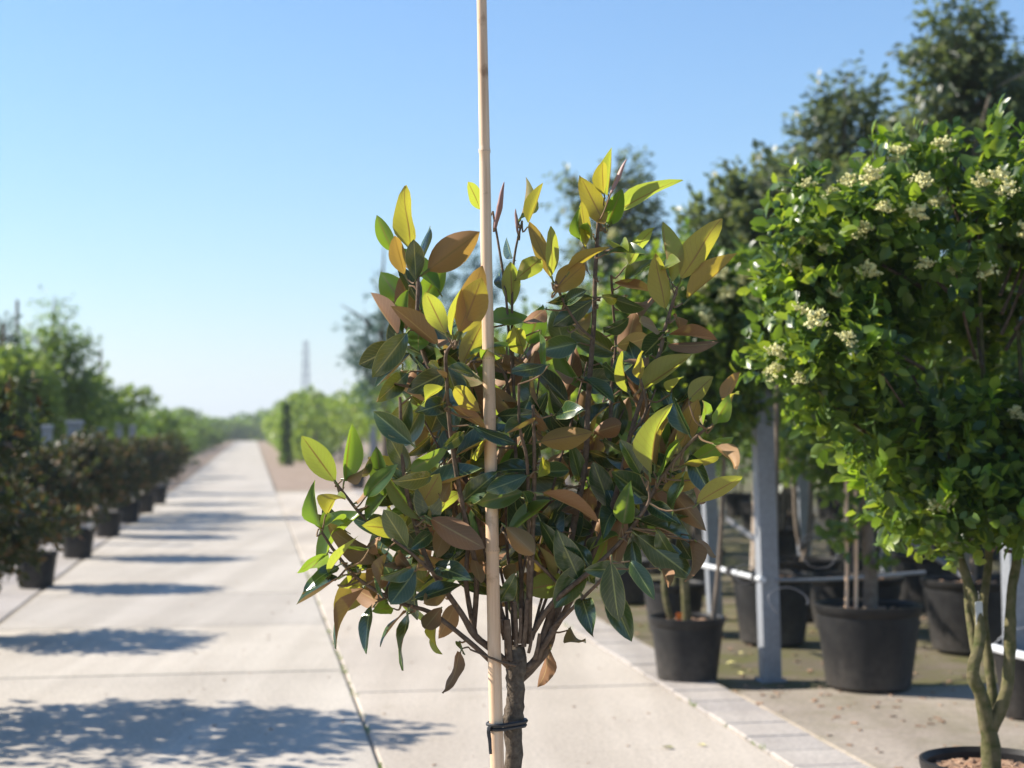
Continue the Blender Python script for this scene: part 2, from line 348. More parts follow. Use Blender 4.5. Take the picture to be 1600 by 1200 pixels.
path = tag(bpy.data.objects.new('path', None), kind='structure'); COL.objects.link(path)
def slab_mesh(wd, ln, bev=.008, th=.12):
    return MB().box(-wd / 2, wd / 2, -ln / 2, ln / 2, -th, 0, bev).mesh(False, None)
RZ = PA
def place_slab(name, me, m, u, v, parent, z=0.0):
    o = obj(name, me, parent, m); o.location = W(u, v, z + random.uniform(-.0025, .0025))
    o.rotation_euler = (random.uniform(-.0012, .0012), random.uniform(-.0012, .0012), RZ + random.uniform(-.001, .001)); return o
wl = uM - uL; wr = uR - uM
msl = slab_mesh(wl - .012, SL - .0045); msr = slab_mesh(wr - .012, SL - .0045)
v = VJ - SL * 3.5; k = 0
while v < vEnd - SL / 2:
    place_slab('slab', msl, M['slab'], (uL + uM) / 2, v, path); k += 1
    place_slab('slab', msr, M['slab2'], (uM + uR) / 2, v - .72, path); v += SL
vFar = v - SL / 2
fr = MB().box(uL + .006, uM - .006, vFar, 165, -.12, 0, .008).mesh(False, None)
o = obj('far_path_strip', fr, path, M['slab']); o.rotation_euler = (0, 0, RZ)
# edging tiles right, and a row of pot-stand slabs left
edge = tag(bpy.data.objects.new('kerb', None), kind='structure'); COL.objects.link(edge)
mt = slab_mesh(TW - .010, TW - .008, .006, .06)
v = uv(gnd(1103.4, 1114.4))[1] - TW * 9
while v < vEnd - .1:
    place_slab('edging_tile', mt, M['tile'], uR + TW / 2, v + TW / 2, edge, .006); v += TW
stand = tag(bpy.data.objects.new('pavement', None), kind='structure'); COL.objects.link(stand)
ms = slab_mesh(.68, .99, .008, .06); v = 3.0
while v < 29:
    place_slab('pot_stand_slab', ms, M['tile'], uL - .37, v, stand, -.004); v += 1.0
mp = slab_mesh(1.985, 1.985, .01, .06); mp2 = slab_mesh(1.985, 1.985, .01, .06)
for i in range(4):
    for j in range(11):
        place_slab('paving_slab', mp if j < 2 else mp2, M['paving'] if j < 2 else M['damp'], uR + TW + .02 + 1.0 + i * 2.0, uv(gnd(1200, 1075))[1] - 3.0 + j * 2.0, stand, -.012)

# ------------------------------------------------------------------ foliage machinery
LEAF8_V = np.array([(0, 0, 0), (0, .38, .0), (0, .74, -.02), (0, 1, -.07), (-.30, .34, .09), (-.24, .72, .06), (.30, .34, .09), (.24, .72, .06)])
LEAF8_F = [(0, 1, 4), (0, 6, 1), (4, 1, 2, 5), (1, 6, 7, 2), (5, 2, 3), (2, 7, 3)]
LEAF4_V = np.array([(0, 0, 0), (-.30, .48, .04), (0, 1, -.03), (.30, .48, .04)])
LEAF4_F = [(0, 3, 2, 1)]
NEED_V = np.array([(0, 0, 0), (-.10, .5, 0), (0, 1, -.04), (.10, .5, 0)])
def unit(a): return a / np.maximum(np.linalg.norm(a, axis=-1, keepdims=True), 1e-9)
def lumpy(d, g, k=7, amp=.35):           # uneven radius by direction
    c = unit(g.normal(size=(k, 3))); s = g.uniform(-1, 1, k)
    return 1 + amp * np.sum(s[None, :] * np.maximum(0, d @ c.T) ** 6, axis=1)
def cloud(g, blobs, n_twig, per, leaf, tw_len=.12, up=.5, out=.7, droop=0.0, shell=.55, spread=.9, amp=.4, size_var=.3):
    """leaves on twigs spread through lobes; returns base, axis, normal, length"""
    wts = np.array([b[2] if len(b) > 2 else b[1][0] * b[1][1] for b in blobs]); wts = wts / wts.sum()
    cnt = g.multinomial(n_twig, wts); B, A, N, L = [], [], [], []
    for (b, n) in zip(blobs, cnt):
        if n == 0: continue
        c = np.array(b[0], float); r = np.array(b[1], float)
        d = unit(g.normal(size=(n, 3))); rad = g.uniform(shell ** 2, 1, n) ** .5 * lumpy(d, g, 9, amp)
        p = c + d * r * rad[:, None]
        tdir = unit(unit(d * (1 / r)) * out + np.array([0, 0, up]) + g.normal(size=(n, 3)) * .35)
        for k in range(per):
            t = (k + .5) / per
            base = p + tdir * (tw_len * t)[..., None] if np.ndim(tw_len) else p + tdir * tw_len * t
            ang = k * 2.4 + g.uniform(0, 6.28, n)
            e1 = unit(np.cross(tdir, g.normal(size=(n, 3)))); e2 = np.cross(tdir, e1)
            side = e1 * np.cos(ang)[:, None] + e2 * np.sin(ang)[:, None]
            ax = unit(tdir * (.35 + .6 * t) + side * spread + np.array([0, 0, -droop]) + g.normal(size=(n, 3)) * .15)
            nn = tdir - ax * np.sum(tdir * ax, axis=1, keepdims=True) + g.normal(size=(n, 3)) * .25
            nn = unit(nn - ax * np.sum(nn * ax, axis=1, keepdims=True))
            B.append(base); A.append(ax); N.append(nn); L.append(leaf * g.uniform(1 - size_var, 1 + size_var, n))
    return np.concatenate(B), np.concatenate(A), np.concatenate(N), np.concatenate(L)
def leaf_mesh(B, A, N, L, tv=LEAF8_V, tf=LEAF8_F, wf=1.0, smooth=True):
    X = np.cross(A, N); n, k = len(B), len(tv)
    V = B[:, None, :] + L[:, None, None] * (tv[None, :, 0:1] * wf * X[:, None, :] + tv[None, :, 1:2] * A[:, None, :] + tv[None, :, 2:3] * N[:, None, :])
    V = V.reshape(-1, 3); me = bpy.data.meshes.new('foliage')
    lens = np.array([len(f) for f in tf]); flat_ = np.concatenate([np.array(f) for f in tf])
    loops = (flat_[None, :] + (np.arange(n) * k)[:, None]).ravel().astype(np.int32)
    tot = np.tile(lens, n).astype(np.int32); start = np.concatenate(([0], np.cumsum(tot)[:-1])).astype(np.int32)
    me.vertices.add(len(V)); me.vertices.foreach_set('co', V.ravel().astype(np.float32))
    me.loops.add(len(loops)); me.loops.foreach_set('vertex_index', loops)
    me.polygons.add(len(tot)); me.polygons.foreach_set('loop_start', start); me.polygons.foreach_set('loop_total', tot)
    me.polygons.foreach_set('use_smooth', [smooth] * len(tot)); me.update(calc_edges=True); return me
def single_leaves(root, arr, cap, m, me, wf=1.0, eye=(0, 0, 1.25)):
    """the leaves that show largest become objects of their own; returns the mask of the rest"""
    B, A, N, L = arr; loc = np.array(root.location)
    d = np.linalg.norm(B + loc - np.array(eye), axis=1)
    vis = d - 0.15 * np.abs(np.sum(N * unit(np.array(eye) - loc - B), axis=1)); pick = np.argsort(vis)[:cap]
    for i in pick:
        o = obj('leaf', me, root, m); X = np.cross(A[i], N[i])
        o.matrix_local = Matrix(((X[0] * L[i] * wf, A[i][0] * L[i], N[i][0] * L[i], B[i][0]), (X[1] * L[i] * wf, A[i][1] * L[i], N[i][1] * L[i], B[i][1]),
                                 (X[2] * L[i] * wf, A[i][2] * L[i], N[i][2] * L[i], B[i][2]), (0, 0, 0, 1)))
    keep = np.ones(len(B), bool); keep[pick] = False; return keep
def stuff(o): o['kind'] = 'stuff'; return o

def pot_mesh(r, h, n=44):
    b = r * .80; t = .012
    return MB().lathe([(b * .94, 0), (b, .012), (b + (r - b) * .80, h * .80), (r * .955, h * .86), (r * .955, h - .05), (r * .975, h - .045), (r, h - .035), (r * 1.03, h - .012), (r * 1.03, h), (r * .985, h + .002),
                       (r * .93, h - .012), (r * .90, h * .6)], n).mesh(True, 28)
def add_pot(root, r, h, chips=0, lip=.045, off=(0, 0)):
    p = obj('pot', pot_mesh(r, h), root, M['pot']); p.location = (off[0], off[1], 0)
    # soil with an uneven surface
    rr = r * .935; n = 20; vs = [(0, 0, h - lip + .012)]; fs = []
    for k in range(1, 5):
        for j in range(n):
            a = 6.2832 * j / n; q = rr * k / 4; vs.append((q * math.cos(a), q * math.sin(a), h - lip + random.uniform(-.008, .012) * (k < 4)))
    for j in range(n): fs.append((0, 1 + j, 1 + (j + 1) % n))
    for k in range(3):
        for j in range(n): a = 1 + k * n + j; b = 1 + k * n + (j + 1) % n; fs.append((a, a + n, b + n, b))
    s = obj('soil', mesh_from(vs, fs, True), p, M['soil'])
    if chips:
        mb = MB()
        for _ in range(chips):
            a = random.uniform(0, 6.28); q = rr * .93 * math.sqrt(random.random()); sx, sy, sz = random.uniform(.008, .022), random.uniform(.006, .013), random.uniform(.003, .007)
            Mx = Matrix.Translation((q * math.cos(a), q * math.sin(a), h - lip + .012)) @ Matrix.Rotation(random.uniform(0, 6.28), 4, 'Z') @ Matrix.Rotation(random.uniform(-.6, .6), 4, 'X')
            mb.box(-sx, sx, -sy, sy, -sz, sz, .002, Mx)
        c = stuff(obj('bark_mulch', mb.mesh(False, None), p, M['chips']))
    return p
def part_tube(root, name, pts, rad, m, sides=8, jitter=0.05, smooth=4):
    return obj(name, MB().tube([Vector(p) - root.location for p in pts], rad, sides, True, jitter, smooth).mesh(True, 50), root, m)

# ------------------------------------------------------------------ magnolia, in focus
YM = 3.0
mag = thing('magnolia_tree', (at(803, 1200, YM).x + .01, YM, 0), 'bushy standard magnolia with glossy green and bronze-backed leaves tied to a cane', 'tree')
add_pot(mag, .19, .30, 120)
BR = []   # branch polylines: pixel points with depth offset, radius in metres
def branch(pts, r0, r1, dd, m='branch', d0=0.0, tip=True):
    n = len(pts); P3 = []
    for i, (x, y) in enumerate(pts): P3.append(at(x, y, YM + d0 + (dd - d0) * (i / (n - 1))))
    r0 *= .68; r1 *= .8; rad = [r0 + (r1 - r0) * (i / (n - 1)) for i in range(n)]
    bo = part_tube(mag, 'branch', P3, rad, M[m], 8, .06)
    P, Q = catmull(P3, rad, 6)
    pxs = [(x, y) for x, y in zip(np.interp(np.linspace(0, n - 1, len(P)), range(n), [p[0] for p in pts]), np.interp(np.linspace(0, n - 1, len(P)), range(n), [p[1] for p in pts]))]
    BR.append((pxs, P, Q, bo))
base_pt = Vector((mag.location.x - .004, YM, .27))
trunk_pts = [base_pt, at(802, 1230, YM), at(803, 1170, YM), at(801, 1132, YM), at(802, 1118, YM), at(806, 1085, YM), at(805, 1060, YM), at(808, 1035, YM), at(806, 1008, YM + .005)]
mtr = part_tube(mag, 'trunk', trunk_pts, [.020, .0165, .0165, .0175, .019, .0165, .017, .0195, .014], M['bark'], 16, .11)
branch([(803, 1048), (775, 1020), (742, 993), (720, 957), (673, 887), (647, 813), (630, 733), (625, 620)], .012, .0035, -.10)
branch([(742, 990), (732, 940), (728, 900), (732, 850)], .008, .005, -.02)
branch([(740, 985), (745, 900), (736, 850), (723, 793), (707, 700), (700, 633), (698, 590), (697, 553), (712, 532)], .008, .0035, -.14)
branch([(770, 1036), (730, 1000), (673, 957), (627, 943), (563, 907), (527, 867), (503, 832)], .0075, .003, -.12, d0=-.02)
branch([(690, 905), (660, 880), (637, 860), (613, 843)], .005, .003, -.15, d0=-.06)
branch([(655, 850), (610, 835), (570, 810), (537, 770), (523, 753)], .005, .003, -.06, d0=-.05)
branch([(640, 800), (625, 765), (603, 730), (598, 722)], .004, .0025, .02, d0=-.03)
branch([(806, 1030), (775, 930), (745, 800), (705, 690), (680, 600), (660, 547), (652, 500), (653, 455), (653, 418)], .009, .004, .06)
branch([(826, 1005), (828, 930), (832, 850), (835, 740), (833, 633)], .009, .0035, -.07)
branch([(825, 1000), (826, 860), (824, 727), (812, 667), (811, 600)], .006, .003, -.12)
branch([(814, 1050), (838, 1030), (852, 985), (880, 900), (900, 800), (915, 720), (918, 640), (923, 570), (928, 503), (930, 430), (935, 345)], .012, .0045, .03)
branch([(845, 1015), (880, 960), (920, 880), (960, 780), (985, 680), (1005, 615), (1030, 553), (1040, 510), (1058, 450)], .009, .0035, -.03)
branch([(812, 1062), (835, 1040), (858, 1008), (868, 965), (885, 920), (917, 850), (940, 770), (952, 690), (955, 610), (957, 560)], .0135, .004, .12)
branch([(832, 990), (863, 943), (917, 897), (960, 857), (1000, 807), (1033, 747), (1075, 695), (1103, 670)], .008, .0035, -.13)
branch([(1000, 807), (1015, 780), (1010, 752)], .004, .003, -.13, d0=-.12)
branch([(820, 1000), (812, 860), (806, 720), (803, 610), (795, 520), (788, 440), (770, 330)], .006, .0025, .05)
branch([(803, 600), (800, 500), (803, 407), (816, 345)], .004, .0025, .03, d0=.045)
branch([(800, 640), (790, 590), (770, 560), (750, 565), (735, 565)], .004, .003, -.05, d0=.04)
branch([(928, 530), (905, 510), (880, 470), (868, 440)], .004, .003, -.02, d0=.02)
branch([(955, 610), (962, 540), (958, 480), (955, 430)], .004, .003, .05, d0=.11)
branch([(860, 985), (905, 940), (945, 900), (955, 880)], .006, .003, -.16)
branch([(880, 920), (840, 880), (800, 850), (790, 835)], .005, .003, -.08, d0=0)
branch([(985, 680), (1010, 640), (1000, 590)], .004, .003, -.06, d0=-.02)
branch([(806, 1040), (785, 1035), (760, 1025), (735, 1015)], .004, .002, -.08, d0=-.03)
# pruned stubs in the fork
for (x0, y0, x1, y1, r) in [(795, 1030, 791, 968, .0075), (806, 1010, 804, 940, .0045), (818, 1010, 824, 936, .005), (812, 1005, 813, 950, .004), (835, 1030, 843, 990, .0035), (800, 1035, 782, 968, .004), (772, 1012, 761, 1003, .006), (826, 1020, 832, 985, .003)]:
    part_tube(mag, 'pruned_stub', [at(x0, y0, YM - .012), at((x0 + x1) / 2 + 1, (y0 + y1) / 2, YM - .018), at(x1, y1, YM - .02)], [r, r * .95, r * .9], M['branch'], 8, .10, 2).parent = mtr

def blade(wave=0.0, fold=.16, curve=-.12, twist=0.0, curl=0.0, shape=1.0, seed=0):
    g = random.Random(seed); NL, NC = 9, 4; vs, fs, uvs = [], [], []
    ph = g.uniform(0, 6.28)
    for i in range(NL + 1):
        t = i / NL; wd = .5 * (math.sin(math.pi * min(1, (t * .985 + .012)) ** (.97 * shape)) ** .76) * (1 - .06 * t) if t < 1 else 0.004
        y = t; zc = curve * t * t + .03 * math.sin(t * 5 + ph) * wave
        for j in range(NC + 1):
            s = j / NC * 2 - 1; x = wd * s; z = fold * abs(x) * 2 * (1 - .3 * t) + wave * .06 * math.sin(t * 9 + ph + (1.3 if s > 0 else 0)) * abs(s) + curl * (s * wd) ** 2 * 2.2
            a = twist * t; vs.append((x * math.cos(a) - z * math.sin(a) * .4, y, zc + z * .42 + x * .42 * math.sin(a))); uvs.append((j / NC, t))
    for i in range(NL):
        for j in range(NC): a = i * (NC + 1) + j; fs.append((a, a + 1, a + NC + 2, a + NC + 1))
    # stalk
    n = len(vs)
    for (y, r, z) in ((.02, .022, -.012), (-.12, .018, -.03)):
        for k in range(4): vs.append((r * 2.0 * math.cos(k * 1.571), y, z + r * .9 * math.sin(k * 1.571))); uvs.append((.5, .0))
    for k in range(4): fs.append((n + k, n + (k + 1) % 4, n + 4 + (k + 1) % 4, n + 4 + k))
    me = mesh_from(vs, fs, True); ul = me.uv_layers.new(name='UVMap')
    for lp in me.loops: ul.data[lp.index].uv = uvs[lp.vertex_index]
    return me
BL = {}
for kind, mn in (('y', 'mag_young'), ('m', 'mag_mature'), ('g', 'mag_green'), ('b', 'mag_bud')):
    specs = [(.9, .26, -.30, .5, .4, 1.0), (1.6, .18, -.12, -.5, 0, .96), (.8, .34, -.38, .15, -.3, 1.04), (.3, .20, -.10, 0, 0, 1), (.5, .30, -.16, .25, 0, 1.05), (1.0, .14, -.22, -.2, 0, .95), (.6, .10, -.05, .1, -.3, 1.1), (1.3, .22, -.28, .4, 0, 1.0), (.2, .38, .06, -.15, .2, .92)]
    if kind == 'b': specs = [(.1, .9, .05, .4, 2.5, 1.0)]
    BL[kind] = []
    if kind == 'b':
        me = MB().tube([(0, -.1, 0), (0, .05, .0), (.02, .4, .01), (.0, .75, .03), (.02, 1, .06)], [.05, .07, .11, .07, .012], 7, True, .05).mesh(True, 60); me.materials.append(M[mn]); me.uv_layers.new(name='UVMap'); BL[kind] = [me]; continue
    for i, sp in enumerate(specs):
        sp = (sp[0] * 1.5, sp[1] * 1.15, sp[2] * 1.25, sp[3] * 1.3, sp[4], sp[5]); me = blade(*sp, seed=i + 5); me.materials.append(M[mn]); BL[kind].append(me)
EYE = Vector((0, 0, CAM_H)); LM = {}
def mag_leaf(bx, by, tx, ty, wpx, kind='m', side='T', dd=None, td=None, twig=True):
    best, bi = 1e9, None
    for pxs, P, Q, bo in BR:
        for k, (x, y) in enumerate(pxs):
            c = math.hypot(x - bx, y - by) + (max(0, by - y) * -.0 + max(0, by - y) * .6 if y < by else 0)
            if c < best: best, bi = c, (P[k], Q[k], bo)
    yb = bi[0].y
    base = at(bx, by, (yb + random.uniform(-.05, .05) * min(1, best / 30)) if dd is None else YM + dd)
    p_tip = at(tx, ty, base.y); la = (p_tip - base).length
    l0 = max(la, random.uniform(.080, .105)) if kind != 'b' else la
    dep = math.sqrt(max(0, l0 * l0 - la * la)) * random.uniform(.7, 1)
    sgn = -1 if random.random() < .72 else 1
    tip = at(tx, ty, base.y + (sgn * dep if td is None else td))
    ax = (tip - base); Ln = ax.length; ax.normalize()
    wn = Ln * (.43 if kind != 'b' else .16); wa = wpx * 1.06 / F * base.y
    if wa > wn: wn = wa
    wn = min(wn, .55 * Ln); wn = max(wn, min(wa, .62 * Ln))
    roll = math.acos(max(.15, min(1, wa / wn)))
    view = (EYE - base).normalized(); nn = (view - ax * view.dot(ax)).normalized()
    if side == 'U': nn = -nn
    cand = [Matrix.Rotation(s * roll, 3, ax) @ nn for s in (-1, 1)]
    cand.sort(key=lambda c: c.dot(SUN))
    if kind == 'y': nn = cand[1]
    elif side == 'U': nn = cand[0] if random.random() < .6 else cand[1]
    else: nn = cand[1] if random.random() < .65 else cand[0]
    if kind == 'b': wn = max(wa, .008) * 4.2
    X = ax.cross(nn)
    o = obj('leaf', random.choice(BL[kind]), bi[2])
    b = base - mag.location
    o.matrix_local = LM[o.name] = Matrix(((X.x * wn, ax.x * Ln, nn.x * Ln, b.x), (X.y * wn, ax.y * Ln, nn.y * Ln, b.y), (X.z * wn, ax.z * Ln, nn.z * Ln, b.z), (0, 0, 0, 1)))
    st = base - ax * Ln * .10
    if twig and .004 < (bi[0] - st).length < .16:
        mid = (bi[0] + st) / 2 + Vector((0, 0, -.006)) - ax * .01
        part_tube(mag, 'twig', [bi[0], mid, st], [min(.0026, bi[1] * .7), .0018, .0014], M['twig'], 5, 0, 3).parent = bi[2]
    return o

C1 = """490,515,415,360,75,g,T 578,520,488,238,75,y,U 548,625,482,440,75,y,U 605,590,660,395,45,m,T 600,650,590,465,90,m,T 660,605,900,425,150,y,U
510,905,372,718,50,m,U 735,895,640,700,105,y,U 565,700,545,900,65,g,T 612,830,610,980,120,g,T 555,905,410,1090,115,m,T 575,1000,415,1170,60,m,T 560,1090,445,1195,95,m,T
585,1090,545,1200,60,m,U 720,1155,585,1235,70,y,U 800,900,905,585,120,y,U 812,900,905,650,150,y,U 770,910,785,690,32,y,U 820,1050,880,870,90,y,U 900,320,840,190,62,y,U
975,390,1015,195,28,b,T 1055,550,1000,455,52,m,T 1090,375,1150,240,72,g,U 1130,385,1205,200,58,y,U 1075,420,1065,320,18,b,T 1050,775,1040,560,88,y,U 1010,690,960,595,52,m,T
1080,640,1200,540,100,y,U 905,855,1150,820,48,g,T 1200,800,1100,900,82,m,U 1085,985,1050,840,92,y,U 860,1010,1050,880,36,g,T 690,930,800,960,42,m,U 700,1050,700,990,42,y,U
735,1110,700,1000,48,m,U 885,1260,765,1140,90,y,U 700,850,770,930,45,m,T 870,1100,770,1050,45,m,T 1000,1010,900,960,45,g,T"""
C2 = """435,390,320,165,110,y,U 430,250,405,85,66,y,U 450,255,480,35,58,y,U 470,230,530,85,20,b,T 450,385,520,215,92,g,T 470,370,680,105,62,y,U 330,480,285,350,50,g,T
345,500,320,285,52,y,U 380,440,365,375,32,g,T 265,615,395,440,52,y,U 380,635,265,545,32,m,T 180,640,75,385,68,y,U 185,640,175,400,58,y,U 205,700,350,570,150,y,U
375,735,165,765,52,m,T 380,745,190,870,95,m,T 390,770,310,800,52,g,T 460,730,600,800,62,m,T 430,735,560,740,62,m,T 545,570,660,395,78,y,U 485,500,515,460,36,y,U
455,525,615,500,46,m,T 525,665,640,560,72,m,T 480,670,660,685,42,m,U 720,790,640,545,92,y,U 745,660,690,380,76,g,U 715,600,690,530,62,y,U 790,650,930,355,112,y,U
825,740,1070,540,74,y,U 770,830,820,815,50,m,T 560,770,700,745,42,m,U 690,890,590,850,52,m,U 730,910,950,890,32,m,U 735,950,945,1010,62,m,U 600,1110,575,965,62,y,U
720,900,610,1010,112,m,T 600,1170,850,1010,102,y,U 545,1180,480,990,42,y,U 300,950,135,985,105,m,T 130,905,140,1080,26,g,T 290,1110,180,1090,52,m,U 490,960,640,920,82,m,U
740,1180,780,1080,52,y,U 270,880,370,830,62,m,U 340,1110,480,1200,62,m,T 160,1050,0,1080,62,m,T 250,760,330,700,60,m,T 560,1010,480,1090,70,m,T 430,900,530,870,60,m,T 60,1000,20,870,60,y,U
640,1010,520,1060,60,m,U 420,1050,500,1130,55,m,T"""
C3 = """250,455,95,245,118,y,U 295,455,320,185,92,g,T 210,600,255,470,72,y,U 300,445,455,400,42,m,U 180,680,120,515,78,g,T 185,670,310,580,72,g,T 370,590,100,815,42,g,T
520,480,380,600,42,g,T 400,520,470,420,82,g,T 350,560,465,475,32,m,U 500,600,520,510,42,y,U 600,685,380,665,108,y,U 680,620,790,495,62,y,U 650,580,745,415,102,y,U
600,410,770,320,78,g,T 600,80,500,300,115,m,T 660,110,560,290,110,m,T 770,90,640,130,92,m,T 955,285,885,330,62,y,U 870,430,955,350,62,y,T 1150,430,960,500,85,m,T 1120,530,950,520,42,m,T
900,200,1110,280,62,m,T 800,110,960,190,52,m,U 860,590,800,830,108,m,T 640,840,465,930,72,m,T 625,880,510,1030,122,m,T 265,850,95,970,74,m,T 265,910,85,1045,60,m,T
225,890,335,690,46,y,U 210,800,75,890,42,g,T 215,800,125,915,42,g,T 360,870,250,890,85,m,T 300,920,390,830,32,y,U 270,940,350,930,42,y,U 470,850,370,890,62,m,T
380,950,185,1175,40,m,U 430,1040,330,1200,36,m,T 590,1075,415,1145,22,m,U 585,1075,515,1335,50,m,T 490,1020,365,1040,32,m,U 520,1050,470,1030,42,g,T 490,790,410,990,42,m,U
400,770,510,735,82,m,U 740,1060,660,1160,92,m,U 720,1110,690,1280,46,y,U 810,1040,755,1180,82,m,U 770,970,640,1040,82,m,U 780,640,720,820,92,m,U 1050,670,1180,790,102,m,U
1020,1030,1100,940,62,m,T 1030,860,1110,900,82,m,U 730,860,800,850,72,m,T 400,775,300,780,32,g,T 590,860,525,780,72,m,U 690,430,620,480,62,m,T 580,600,520,610,42,g,T
1010,150,1180,150,74,m,T 1180,180,1050,250,52,m,T 700,700,620,760,70,m,T 800,450,730,560,70,m,U 950,650,890,560,60,m,T 1000,900,900,870,60,m,U 900,820,930,940,60,m,U
560,820,480,880,60,m,U 700,250,620,330,60,m,T 850,230,770,300,55,m,T 840,1260,770,1460,70,m,U 835,1210,852,1255,26,m,T"""
C4 = """135,330,380,285,112,y,U 640,480,645,150,46,y,U 665,440,690,140,58,y,U 685,490,790,230,42,g,T 740,480,780,280,42,y,U 800,360,860,130,92,y,U 835,130,920,35,88,y,U
985,165,1020,20,62,y,U 1000,160,1060,80,52,y,U 950,250,1025,165,62,g,T 895,220,915,165,46,g,T 810,440,1040,300,84,g,T 800,440,970,395,36,y,U 705,555,910,480,88,y,U
870,620,1075,475,86,y,U 960,350,1100,440,62,m,U 735,550,905,740,104,m,U 850,520,900,610,72,m,U 600,690,900,790,105,m,T 590,770,850,970,135,m,T 565,800,600,1005,86,m,T
465,895,485,1180,108,m,T 340,910,200,1110,125,m,T 450,1010,560,1265,112,m,T 325,1050,375,1220,100,m,T 520,720,550,560,102,g,T 530,560,385,570,112,m,T 600,480,530,330,72,m,T
140,570,420,660,44,m,U 500,780,315,770,62,g,T 380,750,190,690,92,m,T 130,700,240,910,64,m,T 440,780,340,860,92,m,T 860,800,950,870,42,m,U 840,790,890,990,42,m,U
700,930,770,1010,62,m,U 120,470,260,470,72,m,T 10,540,40,400,72,m,T 330,500,420,420,62,m,U 520,460,600,440,52,m,U 380,290,540,240,92,m,U 620,330,590,200,92,m,T
300,640,220,690,62,m,U 20,760,95,850,82,m,U 150,420,190,440,32,y,U 780,780,840,880,82,m,T 185,1300,170,1455,66,m,U 270,1220,330,1290,42,m,U 640,620,760,700,80,m,T
250,540,330,600,60,m,T 420,330,500,400,60,m,T 200,200,300,160,60,m,T 60,640,140,600,60,m,U 480,640,420,720,70,m,T 560,900,640,1000,80,m,T 230,760,160,840,60,m,U 680,760,780,900,90,m,T"""
nleaf = 0
for (ox, oy, txt) in ((450, 220, C1), (800, 220, C2), (440, 600, C3), (800, 580, C4)):
    for t in txt.split():
        a = t.split(','); q = [float(x) for x in a[:5]]
        mag_leaf(ox + q[0] / 3, oy + q[1] / 3, ox + q[2] / 3, oy + q[3] / 3, q[4] / 3, a[5], a[6]); nleaf += 1
# thin secondary stems fanning up through the crown
gs = random.Random(3)
for k in range(7):
    x1 = 665 + k * 60 + gs.uniform(-12, 12); y1 = 520 + abs(x1 - 850) * .55 + gs.uniform(-30, 60); x0 = 803 + (x1 - 803) * .12
    dd_ = gs.uniform(-.08, .20); n_ = 6
    branch([(x0 + (x1 - x0) * (t_ ** 1.15) + gs.uniform(-7, 7), 1000 + (y1 - 1000) * t_) for t_ in [i_ / (n_ - 1) for i_ in range(n_)]], gs.uniform(.0035, .005), .002, dd_)
# the inner crown, behind and between the traced leaves
inner = []; NREST = 190
while len(inner) < 300 - nleaf - 2 + NREST:
    a_ = random.uniform(0, 6.2832); q_ = math.sqrt(random.random())
    rr_ = random.random()
    if rr_ < .07: x, y = 672 + 50 * q_ * math.cos(a_), 540 + 90 * q_ * math.sin(a_)
    elif rr_ < .80: x, y = 860 + 225 * q_ * math.cos(a_), 725 + 195 * q_ * math.sin(a_)
    else: x, y = 650 + 130 * q_ * math.cos(a_), 850 + 85 * q_ * math.sin(a_)
    bd, bb = 1e9, None
    for pxs, P, Q, bo in BR:
        for k in range(0, len(pxs), 2):
            d_ = math.hypot(pxs[k][0] - x, pxs[k][1] - y)
            if d_ < bd: bd, bb = d_, P[k]
    if bd > 55: continue
    ang = random.uniform(-2.8, -.3) if random.random() < .45 else random.uniform(0, 6.28)
    ln = random.uniform(60, 100)
    kd = random.choices('mgy', (10, 1.2, .5))[0]
    o_ = mag_leaf(x, y, x + math.cos(ang) * ln, y + math.sin(ang) * ln, random.uniform(20, 44), kd, random.choice('TTTU'), dd=bb.y - YM + (random.uniform(-.02, .18) if y > 640 else random.uniform(.03, .18)), twig=len(inner) < 80); inner.append(o_)

# the hindmost leaves, past the count of single ones, joined
rest = sorted(inner, key=lambda o: -LM[o.name].translation.y)[:NREST]; RV, RF, RU, RM = [], [], [], []
MI = [M['mag_young'], M['mag_mature'], M['mag_green']]
for o in rest:
    me = o.data; n0 = len(RV); RV += [tuple(LM[o.name] @ v_.co) for v_ in me.vertices]
    mi = MI.index(me.materials[0])
    for pl in me.polygons:
        RF.append(tuple(n0 + i for i in pl.vertices)); RM.append(mi); RU += [tuple(me.uv_layers[0].data[li].uv) for li in pl.loop_indices]
    bpy.data.objects.remove(o)
me = mesh_from(RV, RF, True); ul = me.uv_layers.new(name='UVMap')
for i, q in enumerate(RU): ul.data[i].uv = q
for m_ in MI: me.materials.append(m_)
me.polygons.foreach_set('material_index', RM); stuff(obj('inner_foliage', me, mag))

# bamboo cane and tie
cb = at(777, 1200, YM - .035)
cane = thing('bamboo_cane', (cb.x + .004, YM - .035, .26), 'tall beige bamboo cane rising beside the magnolia trunk', 'cane')
cp = [Vector((cb.x + .004, YM - .035, .262))] + [at(x, y, YM - .035) for (x, y) in ((777, 1200), (772, 1000), (768.5, 800), (764, 600), (760, 400), (756.5, 200), (753, 20), (750.5, -130))]
zs = [p.z for p in cp]; rs = [.0135, .0127, .0124, .0120, .0114, .0107, .0100, .0094, .0088]
seg = MB(); NODES = [at(0, y, YM - .035).z for y in (1290, 860, 560, 236, -60)]
PT, RD = [], []
for z in sorted(set(list(np.linspace(zs[0], zs[-1], 60)) + [nz + d for nz in NODES for d in (-.006, -.002, .002, .007)])):
    x = np.interp(z, zs, [p.x for p in cp]); r = np.interp(z, zs, rs); k = min(abs(z - nz) for nz in NODES)
    if k < .0025: r *= 1.10
    elif k < .0072: r *= .985
    PT.append(Vector((x, YM - .035, z))); RD.append(float(r))
culm = obj('culm', MB().tube([p - cane.location for p in PT], RD, 18, True, .008, 1).mesh(True, 50), cane, M['bamboo'])
